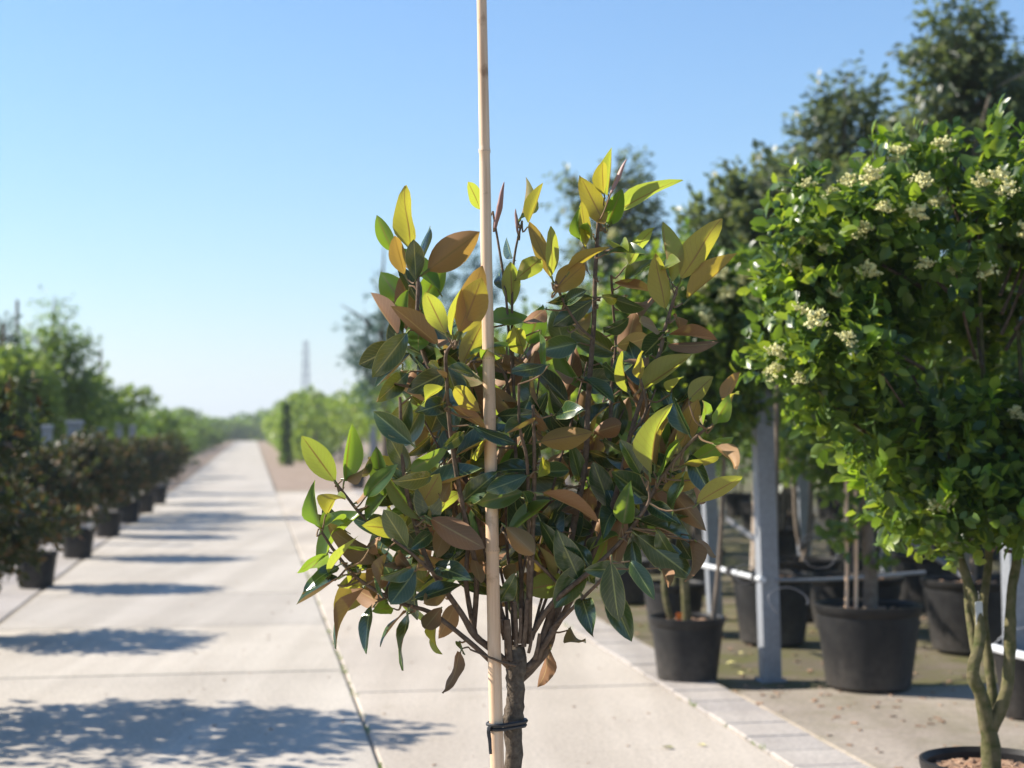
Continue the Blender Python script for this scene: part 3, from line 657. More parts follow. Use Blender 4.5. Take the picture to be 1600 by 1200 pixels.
for nz in NODES:
    x = float(np.interp(nz, zs, [p.x for p in cp])); r = float(np.interp(nz, zs, rs))
    rg = obj('node_ring', MB().lathe([(r * .9, -.0035), (r * 1.07, -.0022), (r * 1.11, 0), (r * 1.05, .0022), (r * .9, .0035)], 18).mesh(True, 60), culm, M['node']); rg.location = Vector((x, YM - .035, nz)) - cane.location
tie = thing('rubber_tie', at(790, 1138, YM), 'black rubber strap binding the magnolia trunk to its cane', 'strap')
loop = []
c1 = at(776.5, 1138, YM - .035); c2 = at(803, 1138, YM)
d12 = (c2 - c1).normalized(); nrm = Vector((-d12.y, d12.x, 0))
for (off, zz, nm) in ((0, .000, 'strap_loop'), (.002, .008, 'strap_loop')):
    pts = []
    for i in range(13): a = math.pi / 2 + math.pi * i / 12; pts.append(c1 + (d12 * math.cos(a) + nrm * math.sin(a)) * (.0155 + off))
    for i in range(13): a = -math.pi / 2 + math.pi * i / 12; pts.append(c2 + (d12 * math.cos(a) + nrm * math.sin(a)) * (.0215 + off))
    pts.append(pts[0])
    pts = [p + Vector((0, 0, zz + .004 * (p - c1).dot(d12) / .03)) for p in pts]
    obj(nm, MB().tube([p - tie.location for p in pts], .0036, 6, True, .1, 1).mesh(), tie, M['rubber'])
q = at(766, 1138, YM - .048)
obj('strap_tail', MB().tube([p - tie.location for p in (q + Vector((.002, 0, .006)), q + Vector((-.003, -.003, -.004)), at(765, 1155, YM - .05), at(766.5, 1178, YM - .05))], [.0035, .004, .0036, .003], 6, True, .1).mesh(), tie, M['rubber'])

# ------------------------------------------------------------------ potted privet trees on the right
leaf8 = mesh_from(LEAF8_V, LEAF8_F, True); leaf8.materials.append(M['privet'])
def flower_mesh(seed, r=.05):            # a loose panicle: beads along short side sprays
    g = np.random.default_rng(seed); P = []
    for k in range(16):
        h = g.uniform(0, 1); a = k * 2.4 + g.uniform(-.4, .4); ln = r * (1.25 - .8 * h) * g.uniform(.7, 1.15)
        d = unit(np.array([math.cos(a), math.sin(a), g.uniform(.1, .7)])); o0 = np.array([0, 0, h * r * 1.3])
        for t in np.linspace(.35, 1, 9): P.append(o0 + d * ln * t + g.normal(size=3) * r * .09)
    P = np.array(P)
    T = np.array([(1, 1, 1), (-1, -1, 1), (-1, 1, -1), (1, -1, -1)]) * .0046; vs, fs = [], []
    for i in range(len(P)):
        q = g.uniform(.5, 1.25); k = len(vs); rot = Matrix.Rotation(g.uniform(0, 6.28), 3, Vector(unit(g.normal(size=3))))
        vs += [tuple(P[i] + np.array(rot @ Vector(t)) * q) for t in T]; fs += [(k, k + 1, k + 2), (k, k + 3, k + 1), (k, k + 2, k + 3), (k + 1, k + 3, k + 2)]
    return mesh_from(vs, fs, False)
FLW = [flower_mesh(s) for s in (1, 2, 3)]
for f_ in FLW: f_.materials.append(M['petal'])
def lobes(root, Y, spec):                # picture-sized lobes at distance Y(+dy): (px,py,rx,ry,dy,ydepth)
    out = []
    for (px, py, rx, ry, dy, dep) in spec:
        c = at(px, py, Y + dy) - root.location; k = (Y + dy) / F; out.append(((c.x, c.y, c.z), (rx * k, dep, ry * k), rx * ry * k * k + rx * dep * k * .5))
    return out
def add_flowers(g, root, arr, n, eye_bias=True, zmin=-9, pts=None, scale=1.0):
    B, A, N, L = arr
    if pts is None:
        c = B.mean(axis=0); d = unit(B - c); tow = unit(np.array([0, 0, 1.25]) - np.array(root.location) - c)
        s = np.linalg.norm((B - c) / (B.std(axis=0) + 1e-6), axis=1) + .9 * (d @ tow) + .5 * d[:, 2] + g.uniform(0, 1.6, len(B)); s[B[:, 2] < zmin] = -9
        pts = []
        for i in np.argsort(-s):
            if all(np.linalg.norm(B[i] - p) > .09 for p in pts): pts.append(B[i])
            if len(pts) >= n: break
    for p in pts:
        o = obj('flower_cluster', FLW[g.integers(3)], root); o.location = tuple(p); sc_ = g.uniform(.65, 1.15) * scale
        o.scale = (sc_, sc_, sc_); o.rotation_euler = (g.uniform(-.6, .6), g.uniform(-.6, .6), g.uniform(0, 6.28))

# front multi-stem privet
YA = 4.4
pa = at(1548, 1190, YA)
ta = thing('potted_privet_tree', (pa.x, YA, 0), 'multi-stemmed privet tree with mossy bare stems, hanging grey tag and cream flowers', 'tree')
add_pot(ta, .185, .345, 260)
z0 = Vector((pa.x + .003, YA, .31))
S = lambda pts: [at(x, y, YA + d) for (x, y, d) in pts]
part_tube(ta, 'stem', [z0] + S([(1546, 1150, 0), (1532, 1085, -.02), (1520, 1050, -.03), (1532, 990, -.02), (1520, 930, 0), (1500, 870, .05), (1480, 780, .1), (1470, 640, .1)]), [.028, .024, .018, .018, .015, .013, .012, .010, .006], M['green_bark'], 12, .12)
part_tube(ta, 'stem', S([(1548, 1140, 0), (1572, 1080, -.01), (1578, 1010, 0), (1580, 930, .02), (1590, 860, .05), (1600, 700, .1), (1590, 500, .12)]), [.020, .017, .016, .014, .013, .010, .005], M['green_bark'], 12, .12)
part_tube(ta, 'stem', S([(1545, 1140, .03), (1550, 1085, .05), (1542, 1010, .06), (1536, 950, .07), (1545, 860, .1), (1540, 700, .15), (1530, 420, .15)]), [.016, .014, .013, .012, .011, .009, .004], M['green_bark'], 12, .12)
part_tube(ta, 'stem', S([(1524, 1020, -.01), (1514, 960, .03), (1508, 900, .05), (1480, 860, .04), (1440, 800, .02)]), [.012, .011, .010, .008, .004], M['green_bark'], 10, .07)
gA = np.random.default_rng(21)
LA = []
rA = random.Random(9)
def in_outline(x, y):                    # the crown's silhouette, with the hollow under its upper shelf
    L_ = np.interp(y, [235, 270, 300, 360, 420, 500, 560, 640, 700, 760, 800, 840, 890], [1480, 1400, 1275, 1245, 1230, 1222, 1218, 1262, 1285, 1305, 1360, 1450, 1500])
    return x > L_ + 22 and y > np.interp(x, [1220, 1260, 1330, 1400, 1480, 1600], [430, 375, 340, 315, 320, 325])
while len(LA) < 86:
    x, y = rA.uniform(1210, 1800), rA.uniform(245, 880)
    if not in_outline(x, y): continue
    hollow = 1395 < x < 1680 and 435 < y < 615
    if hollow and rA.random() < .85: continue
    r_ = rA.uniform(30, 62); LA.append((x, y, r_ * rA.uniform(.8, 1.2), r_ * rA.uniform(.7, 1.0), (rA.uniform(.36, .58) if hollow else rA.uniform(-.16, .30)), r_ * YA / F * rA.uniform(.8, 1.2)))
LA += [(1205, 575, 18, 22, 0, .05), (1225, 470, 20, 24, .05, .06), (1260, 320, 22, 20, .05, .06), (1400, 262, 22, 26, .05, .06), (1468, 250, 24, 26, .05, .06), (1578, 245, 14, 46, .02, .04), (1520, 268, 26, 24, 0, .06)]
arrA = cloud(gA, lobes(ta, YA, LA), 3300, 7, .045, .09, .6, .7, 0, .25, .85, .5)
arrY = cloud(gA, lobes(ta, YA, [q for q in LA if q[4] < .12]), 130, 6, .046, .07, 1.1, .5, 0, .95, .55, .3)
stuff(obj('young_shoots', leaf_mesh(*arrY), ta, M['shoot']))
for q in LA[::2]:                        # thin twigs inside
    c_ = at(q[0], q[1], YA + q[4]); b_ = at(1540 + (q[0] - 1540) * .35, min(860, q[1] + 130), YA + .08)
    part_tube(ta, 'branch', [b_, (b_ + c_) / 2 + Vector((0, 0, -.02)), c_], [.006, .0045, .002], M['branch'], 6, .05, 3)
# hanging grey tag
tg = at(1529, 940, YA - .03)
tgm = MB().box(-.011, .011, -.0008, .0008, -.115, 0).mesh(False, None)
keep = single_leaves(ta, arrA, 300, M['privet'], leaf8)
stuff(obj('foliage', leaf_mesh(*[a[keep] for a in arrA]), ta, M['privet']))
fl = [(1203, 562), (1204, 592), (1246, 600), (1290, 318), (1242, 385), (1236, 430), (1244, 492), (1268, 512), (1300, 470), (1258, 300), (1338, 378), (1468, 243), (1545, 292), (1566, 312), (1405, 255), (1440, 425), (1535, 440), (1490, 432), (1455, 800), (1478, 792), (1575, 655), (1522, 300), (1358, 292), (1375, 340), (1500, 380), (1595, 240), (1595, 375), (1320, 300), (1430, 300), (1350, 440), (1310, 540), (1420, 350), (1465, 330), (1283, 400)]
pts_ = []
for (x, y) in fl:                        # each panicle sits on the leaf nearest the eye along that line
    best = None
    for b_ in arrA[0][::3]:
        w_ = Vector(b_) + ta.location; d_ = ray(x, y); q_ = Vector((0, 0, CAM_H)) + d_ * (w_.y / d_.y)
        if (q_ - w_).length < .035 and (best is None or w_.y < best.y): best = Vector((q_.x, w_.y - .05, q_.z))
    pts_.append(np.array((best or at(x, y, YA - .1)) - ta.location))
add_flowers(gA, ta, arrA, 0, pts=pts_, scale=.64)
t_ = thing('plant_label', tg, 'small grey tag hanging from a mossy privet stem', 'label'); o = obj('tag_plate', tgm, t_, M['tag']); o.rotation_euler = (.1, -.12, .3)
obj('tag_string', MB().tube([(0, 0, -.004), (.004, .01, .02), (0, .03, .035)], .0012, 5).mesh(), t_, M['rubber'])

# privet in the large pot
YB = 7.75
gB = gnd(1357, 1072); YB = gB.y
tb = thing('potted_privet_tree', (gB.x, YB, 0), 'privet tree in the large black pot with a low tuft of leaves on its trunk', 'tree')
add_pot(tb, .255, .40, 60, .05)
part_tube(tb, 'trunk', [Vector((gB.x + .01, YB, .34)), at(1360, 900, YB), at(1352, 780, YB), at(1345, 640, YB), at(1340, 480, YB), at(1345, 340, YB)], [.038, .033, .03, .026, .018, .008], M['trunk'], 12, .08)
gBr = np.random.default_rng(33)
arrB = cloud(gBr, lobes(tb, YB, [(1330, 440, 105, 130, 0, .3), (1320, 590, 95, 110, 0, .3), (1310, 690, 75, 60, 0, .22), (1370, 740, 75, 55, .05, .2), (1430, 640, 110, 110, .25, .3), (1345, 855, 36, 50, -.05, .11), (1430, 520, 120, 130, .3, .3), (1540, 540, 120, 120, .5, .35)]),
             1150, 7, .060, .11, .5, .75, 0, .45, .9, .4)
keep = single_leaves(tb, arrB, 300, M['privet'], leaf8)
stuff(obj('foliage', leaf_mesh(*[a[keep] for a in arrB]), tb, M['privet']))
add_flowers(gBr, tb, arrB, 8, scale=1.1)
cn = thing('bamboo_cane', (at(1322, 900, YB - .1).x, YB - .1, .35), 'pale split bamboo stake in the large black pot', 'cane')
obj('culm', MB().tube([(0, 0, 0), (.004, 0, .4), (0, .01, 1.0)], [.009, .009, .008], 10, True, .03).mesh(), cn, M['bamboo'])
cn2 = copy_tree(cn); cn2.location.x += .045; cn2['label'] = 'second pale bamboo stake close beside the split one in the large pot'

# privet in the smaller pot at the kerb
gC = gnd(1074, 1062); YC = gC.y
tc = thing('potted_privet_tree', (gC.x, YC, 0), 'privet tree in the dusty black pot standing on the edging tiles', 'tree')
add_pot(tc, .185, .315, 160)
TC = lambda pts: [at(x, y, YC + d) for (x, y, d) in pts]
part_tube(tc, 'stem', [Vector((gC.x, YC, .28))] + TC([(1070, 900, 0), (1078, 780, 0), (1085, 640, .05), (1080, 480, .1)]), [.024, .02, .018, .014, .006], M['green_bark'], 10, .07)
part_tube(tc, 'stem', [Vector((gC.x - .04, YC, .28))] + TC([(1048, 965, -.02), (1038, 920, -.02), (1042, 860, 0), (1060, 740, 0), (1050, 600, .1)]), [.016, .014, .014, .012, .010, .006], M['green_bark'], 10, .07)
part_tube(tc, 'stake', [Vector((gC.x + .13, YC, .27)), at(1126, 840, YC), at(1132, 700, YC), at(1136, 560, YC)], [.012, .011, .011, .010], M['trunk'], 8, .05)
gCr = np.random.default_rng(44)
arrC = cloud(gCr, lobes(tc, YC, [(1120, 500, 85, 90, 0, .28), (1165, 480, 55, 75, 0, .25), (1060, 520, 90, 120, .05, .3), (1130, 590, 55, 50, 0, .2), (1000, 560, 70, 100, .1, .25), (1080, 660, 70, 40, 0, .2)]), 1050, 7, .058, .10, .5, .75, 0, .45, .9, .4)
keep = single_leaves(tc, arrC, 300, M['privet'], leaf8)
stuff(obj('foliage', leaf_mesh(*[a[keep] for a in arrC]), tc, M['privet']))
add_flowers(gCr, tc, arrC, 0, pts=[np.array(at(x, y, YC - .28) - tc.location) for (x, y) in ((1120, 440), (1092, 505), (1170, 445), (1185, 470), (1140, 470), (1060, 470), (1100, 460))], scale=1.2)
lb = thing('plant_label', at(1060, 980, YC - .12), 'orange stick-in label in the dusty pot on the edging tiles', 'label')
obj('label_blade', MB().box(-.014, .014, -.001, .001, -.03, .07, .0).mesh(False, None), lb, M['orange']).rotation_euler = (.1, .05, .2)

# ------------------------------------------------------------------ more potted trees further back under the same rack
def row_tree(seed, label, pos, potr, h0, h1, cr, m='privet', leaf=.06, ntw=420, flowers=10, group=None, stem='green_bark', name='potted_tree', per=6):
    g = np.random.default_rng(seed); t = thing(name, pos, label, 'tree', group)
    add_pot(t, potr, potr * 1.6)
    for k in range(2):
        part_tube(t, 'stem', [t.location + Vector((.03 * k, .02 * k, potr * 1.5)), t.location + Vector((.05 - .1 * k, 0, h0 * .7)), t.location + Vector((.08 - .12 * k, .03, (h0 + h1) / 2)), t.location + Vector((.05 - .05 * k, .05, h1 * .93))], [.022, .018, .012, .005], M[stem], 8, .06)
    hh = (h1 - h0) / 2
    bl = [((0, 0, h0 + hh), (cr, cr, hh))] + [((g.uniform(-.5, .5) * cr, g.uniform(-.5, .5) * cr, h0 + hh * g.uniform(.4, 1.7)), (cr * .7, cr * .7, hh * .5)) for _ in range(4)]
    arr = cloud(g, bl, ntw, per, leaf, .11, .5, .75, 0, .4, .9, .4)
    stuff(obj('foliage', leaf_mesh(*arr, tv=LEAF4_V if leaf > .065 else LEAF8_V, tf=LEAF4_F if leaf > .065 else LEAF8_F), t, M[m]))
    if flowers: add_flowers(g, t, arr, flowers, scale=1.3)
    return t
GR = 'potted privets receding behind the kerb'
GL = 'potted privet tree with cream blossom further along behind the edging tiles'
gq = random.Random(5); k = 0; vv = 9.6
while vv < 29:
    row_tree(100 + k, GL, W(uR + .5 + gq.uniform(-.08, .2), vv), .19, 1.0, gq.uniform(2.1, 2.4), .6, 'privet', .066, 300, 8, GR); k += 1; vv += gq.uniform(1.4, 1.8)
GR2 = 'potted trees added for shade under the rack'; GL2 = 'dark potted tree deep in the shade of the steel rack'  # filler rows, many unseen, added so their crowns shade the rack's ground
k = 0
for du in (1.5, 2.6, 3.7, 4.9, 6.2):
    vv = 9.0 if du > 2 else 10.2
    while vv < 24:
        row_tree(200 + k, GL2, W(uR + du + gq.uniform(-.15, .15), vv), gq.uniform(.2, .25), (.98 if vv < 12.5 and du < 3 else .6), gq.uniform(2.4, 2.7), .7, 'privet', .08, 240, 4, GR2, 'trunk'); k += 1; vv += gq.uniform(1.5, 2.1)
# single pots
def empty_pot(px, py, r, h, label, group=None, mm=None):
    p = gnd(px, py); t = thing('plant_pot', (p.x, p.y, 0), label, 'pot', group); add_pot(t, r, h, 40)
    part_tube(t, 'stem', [t.location + Vector((0, 0, h * .8)), t.location + Vector((.02, 0, .8)), t.location + Vector((.04, .02, 1.6))], [.022, .02, .014], M['trunk'], 8, .06)
    return t
empty_pot(1207, 1003, .235, .40, 'wide black pot with bark mulch just behind the near steel post')
empty_pot(1335, 985, .30, .34, 'broad black pot tucked behind the large privet pot')
empty_pot(1520, 1015, .28, .40, 'black pot in shade behind the mossy privet stems')
bk = gnd(1606, 1118)
bt = thing('bucket', (bk.x, bk.y, 0), 'black bucket with thin wire handle beside the privet stems', 'bucket')
obj('bucket_body', MB().lathe([(.105, 0), (.11, .01), (.145, .27), (.155, .275), (.155, .285), (.142, .286), (.135, .26), (.10, .02)], 36).mesh(True, 30), bt, M['pot'])
obj('rim', MB().tube([(.152 * math.cos(a), .152 * math.sin(a), .288) for a in np.linspace(0, 6.2832, 40)], .006, 6, False, 0, 1).mesh(), bt, M['hose'])
obj('handle', MB().tube([(-.15 * math.cos(a) if True else 0, -.05 * math.sin(a), .28 + .11 * math.sin(a)) for a in np.linspace(0, math.pi, 16)], .003, 6, True, 0, 1).mesh(), bt, M['zinc'])

# ------------------------------------------------------------------ steel rack
def post(px, py, ptop, label, wd=.09, top=1.62, Y=None):
    b = gnd(px, py) if Y is None else Vector((at(px, py, Y).x, Y, 0))
    lean = at(ptop[0], ptop[1], b.y); dx = (lean.x - b.x) / max(.2, lean.z)
    t = thing('steel_post', (b.x, b.y, -.012), label, 'post', None, PA)
    t.rotation_euler = (0, math.atan(dx), PA)
    h = wd / 2; th = .006
    obj('shaft', MB().box(-h, h, -h, h, .008, top, .004).mesh(False, None), t, M['zinc'])
    bp = obj('base_plate', MB().box(-h - .02, h + .02, -h - .02, h + .02, 0, .010, .002).mesh(False, None), t, M['zinc'])
    for sx in (-1, 1):
        for sy in (-1, 1):
            bo = obj('bolt', MB().lathe([(.007, 0), (.007, .008), (.004, .010)], 6).mesh(False, None), bp, M['zinc']); bo.location = (sx * (h + .010), sy * (h + .010), .010)
    return t
post(1204, 1060, (1189, 600), 'grey galvanised steel post between the dusty pot and the large pot')
post(1118, 966, (1108, 780), 'grey steel post with sunlit edge rising behind the dusty kerb pot', .085)
post(1259, 925, (1248, 620), 'thin grey steel post further back beyond the wide mulch pot', .085)
post(1592, 1115, (1586, 880), 'grey steel post behind the mossy stems and the bucket', top=1.02)
post(1385, 905, (1380, 700), 'steel post deep in the shade behind the large privet', .085)
def pipe(name, pts, r, label, cat, m='pipe', sides=10):
    t = tag(obj(name, None) if False else bpy.data.objects.new(name, None), label, cat); COL.objects.link(t); t.location = pts[0]
    obj('tube', MB().tube([Vector(p) - Vector(pts[0]) for p in pts], r, sides, True, 0, 3).mesh(), t, M[m])
    return t
t = pipe('rack_rail', [at(1096, 883, 9.2), at(1130, 890, 8.8), at(1193, 906, 7.95)], .014, 'white rail tube running from the near post to the sunlit post', 'rail')
for (x, y, Y) in ((1142, 893, 8.6), (1182, 903, 8.1)):
    c = obj('clamp', MB().lathe([(.024, -.02), (.026, -.012), (.026, .012), (.024, .02)], 14).mesh(True, 40), t, M['rubber']); c.location = at(x, y, Y) - t.location; c.rotation_euler = (0, R(80), .4)
pipe('rack_rail', [at(1214, 906, 8.0), at(1300, 905, 8.2), at(1445, 894, 8.5)], .009, 'thin grey rail tube behind the large privet pot', 'rail', 'zinc')
pipe('rack_rail', [at(1552, 1012, 6.1), at(1580, 1020, 6.0), at(1680, 1045, 5.7)], .016, 'white rail tube end above the black bucket', 'rail')
pipe('rack_brace', [at(1412, 835, 8.3), at(1515, 905, 7.4)], .02, 'dark diagonal brace slanting behind the mossy privet stems', 'brace', 'hose')
pipe('rack_brace', [at(1138, 812, 10.4), at(1190, 850, 9.4)], .018, 'grey diagonal brace behind the near steel post', 'brace', 'hose')
def coil(c, r, n, label):
    pts = [c + Vector((r * math.cos(a) * (1 + .1 * math.sin(3 * a)), r * .4 * math.sin(a), r * math.sin(a) * .8 + .004 * a)) for a in np.linspace(0, n, int(n * 5))]
    pipe('irrigation_hose', pts, .003, label, 'hose', 'hose', 6)
coil(at(1280, 868, 8.3), .10, 9, 'loose coil of thin grey irrigation hose on the thin rail')
coil(at(1232, 945, 7.6), .09, 4, 'thin hose loop hanging beside the near steel post')
coil(at(1165, 905, 8.3), .05, 9, 'small hose coil clipped to the white rail')

# ------------------------------------------------------------------ tall trees behind, right
def tall_tree(name, px, ytop, Y, label, spec, m, ntw, leaf, stem='trunk', droop=.5, tv=NEED_V, up=.2, per=8, wf=2.0, amp=.45, group=None, r=.06, limbs=6, shell=.25, tw=.25):
    p = Vector((at(px, 600, Y).x, Y, 0)); t = thing(name, p, label, 'tree', group); top = at(px, ytop, Y)
    g = np.random.default_rng(abs(int(px)) * 7 + int(Y))
    part_tube(t, 'trunk', [p, p + Vector((.03, 0, top.z * .35)), Vector((top.x - .03, Y, top.z * .7)), top], [r, r * .8, r * .45, r * .1], M[stem], 10, .06)
    for k in range(limbs):
        z = top.z * g.uniform(.35, .85); b0 = Vector((top.x, Y, z)); d = Vector((g.uniform(-1, 1), g.uniform(-1, 1), .7)).normalized() * (top.z - z + .5) * .45
        part_tube(t, 'limb', [b0, b0 + d * .5 + Vector((0, 0, .05)), b0 + d], [r * .35, r * .22, r * .06], M[stem], 6, .05)
    arr = cloud(g, lobes(t, Y, spec), ntw, per, leaf, tw, up, .6, droop, shell, .7, amp)
    stuff(obj('foliage', leaf_mesh(*arr, tv=tv, tf=LEAF4_F, wf=wf), t, M[m])); return t
tall_tree('eucalyptus_tree', 1322, 118, 13, 'tall loose eucalyptus with a pointed top rising behind the privets',
          [(1322, 175, 38, 55, 0, .2), (1290, 225, 42, 38, .1, .25), (1355, 215, 34, 40, 0, .2), (1310, 290, 70, 50, 0, .35), (1375, 280, 30, 40, .1, .2), (1270, 300, 40, 50, 0, .3), (1320, 360, 90, 60, 0, .4), (1260, 380, 60, 60, 0, .4)], 'eucalypt', 1200, .085)
tall_tree('eucalyptus_tree', 1500, 12, 12, 'tallest drooping eucalyptus with rounded crown and bare pale trunk',
          [(1500, 60, 45, 45, 0, .22), (1480, 100, 38, 45, 0, .2), (1535, 105, 45, 45, 0, .25), (1505, 150, 70, 38, 0, .3), (1455, 200, 38, 45, 0, .25), (1560, 190, 40, 50, 0, .25), (1500, 230, 80, 40, .1, .35), (1435, 235, 25, 40, 0, .2), (1500, 300, 100, 60, 0, .4)], 'eucalypt', 1300, .085, 'pale_trunk')
tall_tree('eucalyptus_tree', 1625, 90, 12.5, 'drooping eucalyptus partly beside the tallest one',
          [(1610, 150, 45, 40, 0, .2), (1640, 140, 60, 60, 0, .3), (1600, 220, 45, 60, 0, .3), (1660, 240, 70, 80, 0, .4), (1600, 300, 60, 60, 0, .4)], 'eucalypt', 850, .085)
tall_tree('eucalyptus_tree', 965, 240, 18, 'slender blue-green eucalyptus seen behind the magnolia top',
          [(975, 285, 25, 40, 0, .2), (900, 310, 28, 22, 0, .2), (985, 335, 35, 40, 0, .3), (950, 380, 55, 40, 0, .4), (1000, 400, 35, 40, 0, .3), (960, 460, 70, 60, 0, .5)], 'eucalypt', 620, .10)
tall_tree('evergreen_shrub', 1180, 268, 11, 'broad brownish evergreen shrub with dry flower heads behind the steel posts',
          [(1190, 320, 45, 42, 0, .3), (1140, 350, 40, 38, 0, .3), (1225, 330, 40, 50, 0, .3), (1180, 400, 70, 50, 0, .4), (1110, 410, 40, 50, .1, .3), (1230, 420, 60, 60, 0, .4), (1290, 350, 50, 60, 0, .3)], 'eucalypt', 950, .075, 'pale_trunk', .1, LEAF4_V, .4, 7, 1.0)
tall_tree('blue_cedar_tree', 600, 385, 26, 'blue-grey cedar with feathery layered branches behind the magnolia',
          [(600, 455, 14, 16, 0, .2), (590, 520, 50, 12, 0, .4), (640, 500, 40, 14, 0, .4), (575, 555, 40, 10, 0, .4), (610, 575, 60, 16, 0, .5), (680, 480, 50, 22, 0, .5), (720, 420, 35, 16, 0, .4), (770, 440, 30, 14, 0, .4), (620, 620, 60, 24, 0, .5), (700, 560, 70, 40, 0, .5), (640, 455, 12, 20, 0, .3)], 'cedar', 800, .13, 'trunk', .1, NEED_V, .2, 9, 1.2, r=.09)

# ------------------------------------------------------------------ clipped photinia balls in pots on the left
def topiary(seed, pos, label, top, cr, potr=.16, poth=.26, ntw=620, group=None, leafy=.055, lop=0.0):
    g = np.random.default_rng(seed); t = thing('potted_topiary', pos, label, 'topiary', group, g.uniform(-3, 3) * 0)
    add_pot(t, potr, poth)
    part_tube(t, 'trunk', [t.location + Vector((0, 0, poth * .8)), t.location + Vector((.01, 0, top * .5)), t.location + Vector((0, .01, top * .8))], [.018, .016, .010], M['trunk'], 8, .06)
    rz = (top - poth - .06) / 2; cz = poth + .06 + rz
    bl = [((lop, 0, cz), (cr, cr, rz), 3)] + [((lop + g.uniform(-.4, .4) * cr, g.uniform(-.4, .4) * cr, cz + g.uniform(-.3, .5) * rz), (cr * .72, cr * .72, rz * .62), 1) for _ in range(4)]
    arr = cloud(g, bl, ntw, 7, leafy, .07, .45, .85, 0, .5, .8, .22)
    stuff(obj('foliage', leaf_mesh(*arr, tv=LEAF4_V, tf=LEAF4_F), t, M['photinia'])); return t
GT = 'clipped balls in black pots along the path'
P_ = [((-3.25, 9.6), .93, .56), ((gnd(56, 917).x, gnd(56, 917).y), 1.08, .42), ((gnd(121, 871).x, gnd(121, 871).y), 1.12, .43), ((gnd(168, 838).x, gnd(168, 838).y), 1.12, .42), ((gnd(200, 816).x, gnd(200, 816).y), 1.1, .42), ((gnd(225, 801).x, gnd(225, 801).y), 1.08, .42), ((gnd(246, 787).x, gnd(246, 787).y), 1.05, .45)]
for i, ((x, y), top, cr) in enumerate(P_):
    topiary(300 + i, (x, y, -.004), 'dark clipped potted photinia ball, ' + ('seventh', 'sixth', 'fifth', 'fourth', 'third', 'second', 'first')[i] + ' from the verge end of its row', top * random.Random(i).uniform(.94, 1.05), cr * random.Random(i + 9).uniform(.88, 1.06), .165, .28, 800, GT)
topiary(340, (-2.85, 6.95, -.004), 'taller loose photinia bush in a black pot casting shade on the path', 1.6, .70, .19, .30, 1150, None, .06)
topiary(341, (-2.55, 5.6, -.004), 'open leggy photinia bush in a black pot at the path edge', 1.8, .62, .19, .30, 420, None, .06)

# ------------------------------------------------------------------ left bed: trees, stakes, posts
tall_tree('larch_tree', 85, 462, 23, 'young larch with tiered drooping branches behind the clipped balls',
          [(83, 500, 14, 30, 0, .2), (85, 555, 34, 22, 0, .3), (112, 540, 26, 12, 0, .3), (55, 545, 26, 12, 0, .3), (95, 600, 48, 30, 0, .4), (125, 600, 26, 24, 0, .3), (90, 650, 65, 45, 0, .5), (140, 640, 34, 34, .1, .4)], 'mid', 1150, .085, 'trunk', .35, NEED_V, .1, 8, 1.8, limbs=9, r=.05)
tall_tree('leafy_shrub', 30, 545, 20.5, 'bright green leafy shrub beside the larch', [(15, 600, 40, 45, 0, .35), (50, 605, 34, 40, 0, .3), (30, 650, 60, 50, 0, .4), (12, 560, 10, 22, 0, .1), (60, 670, 34, 34, 0, .3), (20, 700, 60, 40, 0, .4)], 'lime', 1000, .09, 'trunk', 0, LEAF4_V, .5, 6, 1.0, r=.03, limbs=3, tw=.1)
tall_tree('dark_evergreen_tree', -5, 490, 22, 'dark evergreen tree at the bed edge beside its stake', [(-5, 530, 24, 32, 0, .3), (-10, 580, 34, 40, 0, .3), (-30, 640, 60, 60, 0, .5)], 'dark', 600, .08, 'trunk', .2, LEAF4_V, .3, 6, .8)
tall_tree('spreading_tree', 178, 605, 31, 'small light green tree with flat branch reaching over the path side', [(170, 640, 26, 22, 0, .3), (205, 620, 24, 10, 0, .3), (228, 622, 16, 7, 0, .2), (160, 600, 12, 22, 0, .2), (185, 665, 40, 22, 0, .4), (150, 625, 20, 24, 0, .3)], 'lime', 520, .09, 'trunk', 0, LEAF4_V, .2, 6, 1.0, r=.03, limbs=3, tw=.12)
def stake(px, y0, Y, label):
    a = at(px, y0, Y); t = thing('wooden_stake', (a.x, Y, -.03), label, 'stake')
    obj('pole', MB().tube([(0, 0, 0), (.005, 0, a.z / 2), (0, 0, a.z)], [.03, .028, .025], 8, True, .03).mesh(), t, M['trunk'])
    obj('pole_cap', MB().lathe([(.026, 0), (.027, .01), (.012, .025)], 8).mesh(False, None), t, M['trunk']).location = (0, 0, a.z)
stake(27, 468, 25, 'tall thin stake standing between the larch and the dark evergreen')
stake(157, 545, 32, 'thin stake rising over the small light green tree')
stake(5, 505, 21, 'thick dark stake in front of the dark evergreen')
def cap_post(px, ytop, Y, wd, label):
    a = at(px, ytop, Y); t = thing('concrete_post', (a.x, Y, -.05), label, 'post', None, PA)
    obj('shaft', MB().box(-wd / 2, wd / 2, -wd / 2, wd / 2, 0, a.z, .005).mesh(False, None), t, M['zinc'])
    obj('cap', MB().box(-wd * .62, wd * .62, -wd * .62, wd * .62, a.z + .001, a.z + .05, .012).mesh(False, None), t, M['zinc'])
cap_post(74, 664, 17.5, .10, 'grey capped post in front of the bright leafy shrub')
cap_post(117, 657, 19, .16, 'wide grey capped post in front of the larch')
cap_post(160, 668, 22.5, .10, 'grey capped post beside the white diagonal bar')
cap_post(186, 660, 26, .10, 'slim grey capped post under the small light green tree')
cap_post(207, 664, 29, .10, 'grey capped post furthest along the clipped balls')
pipe('diagonal_bar', [at(130, 695, 19.5), at(151, 678, 19.0)], .032, 'short white diagonal bar between the grey capped posts', 'bar', 'pipe')
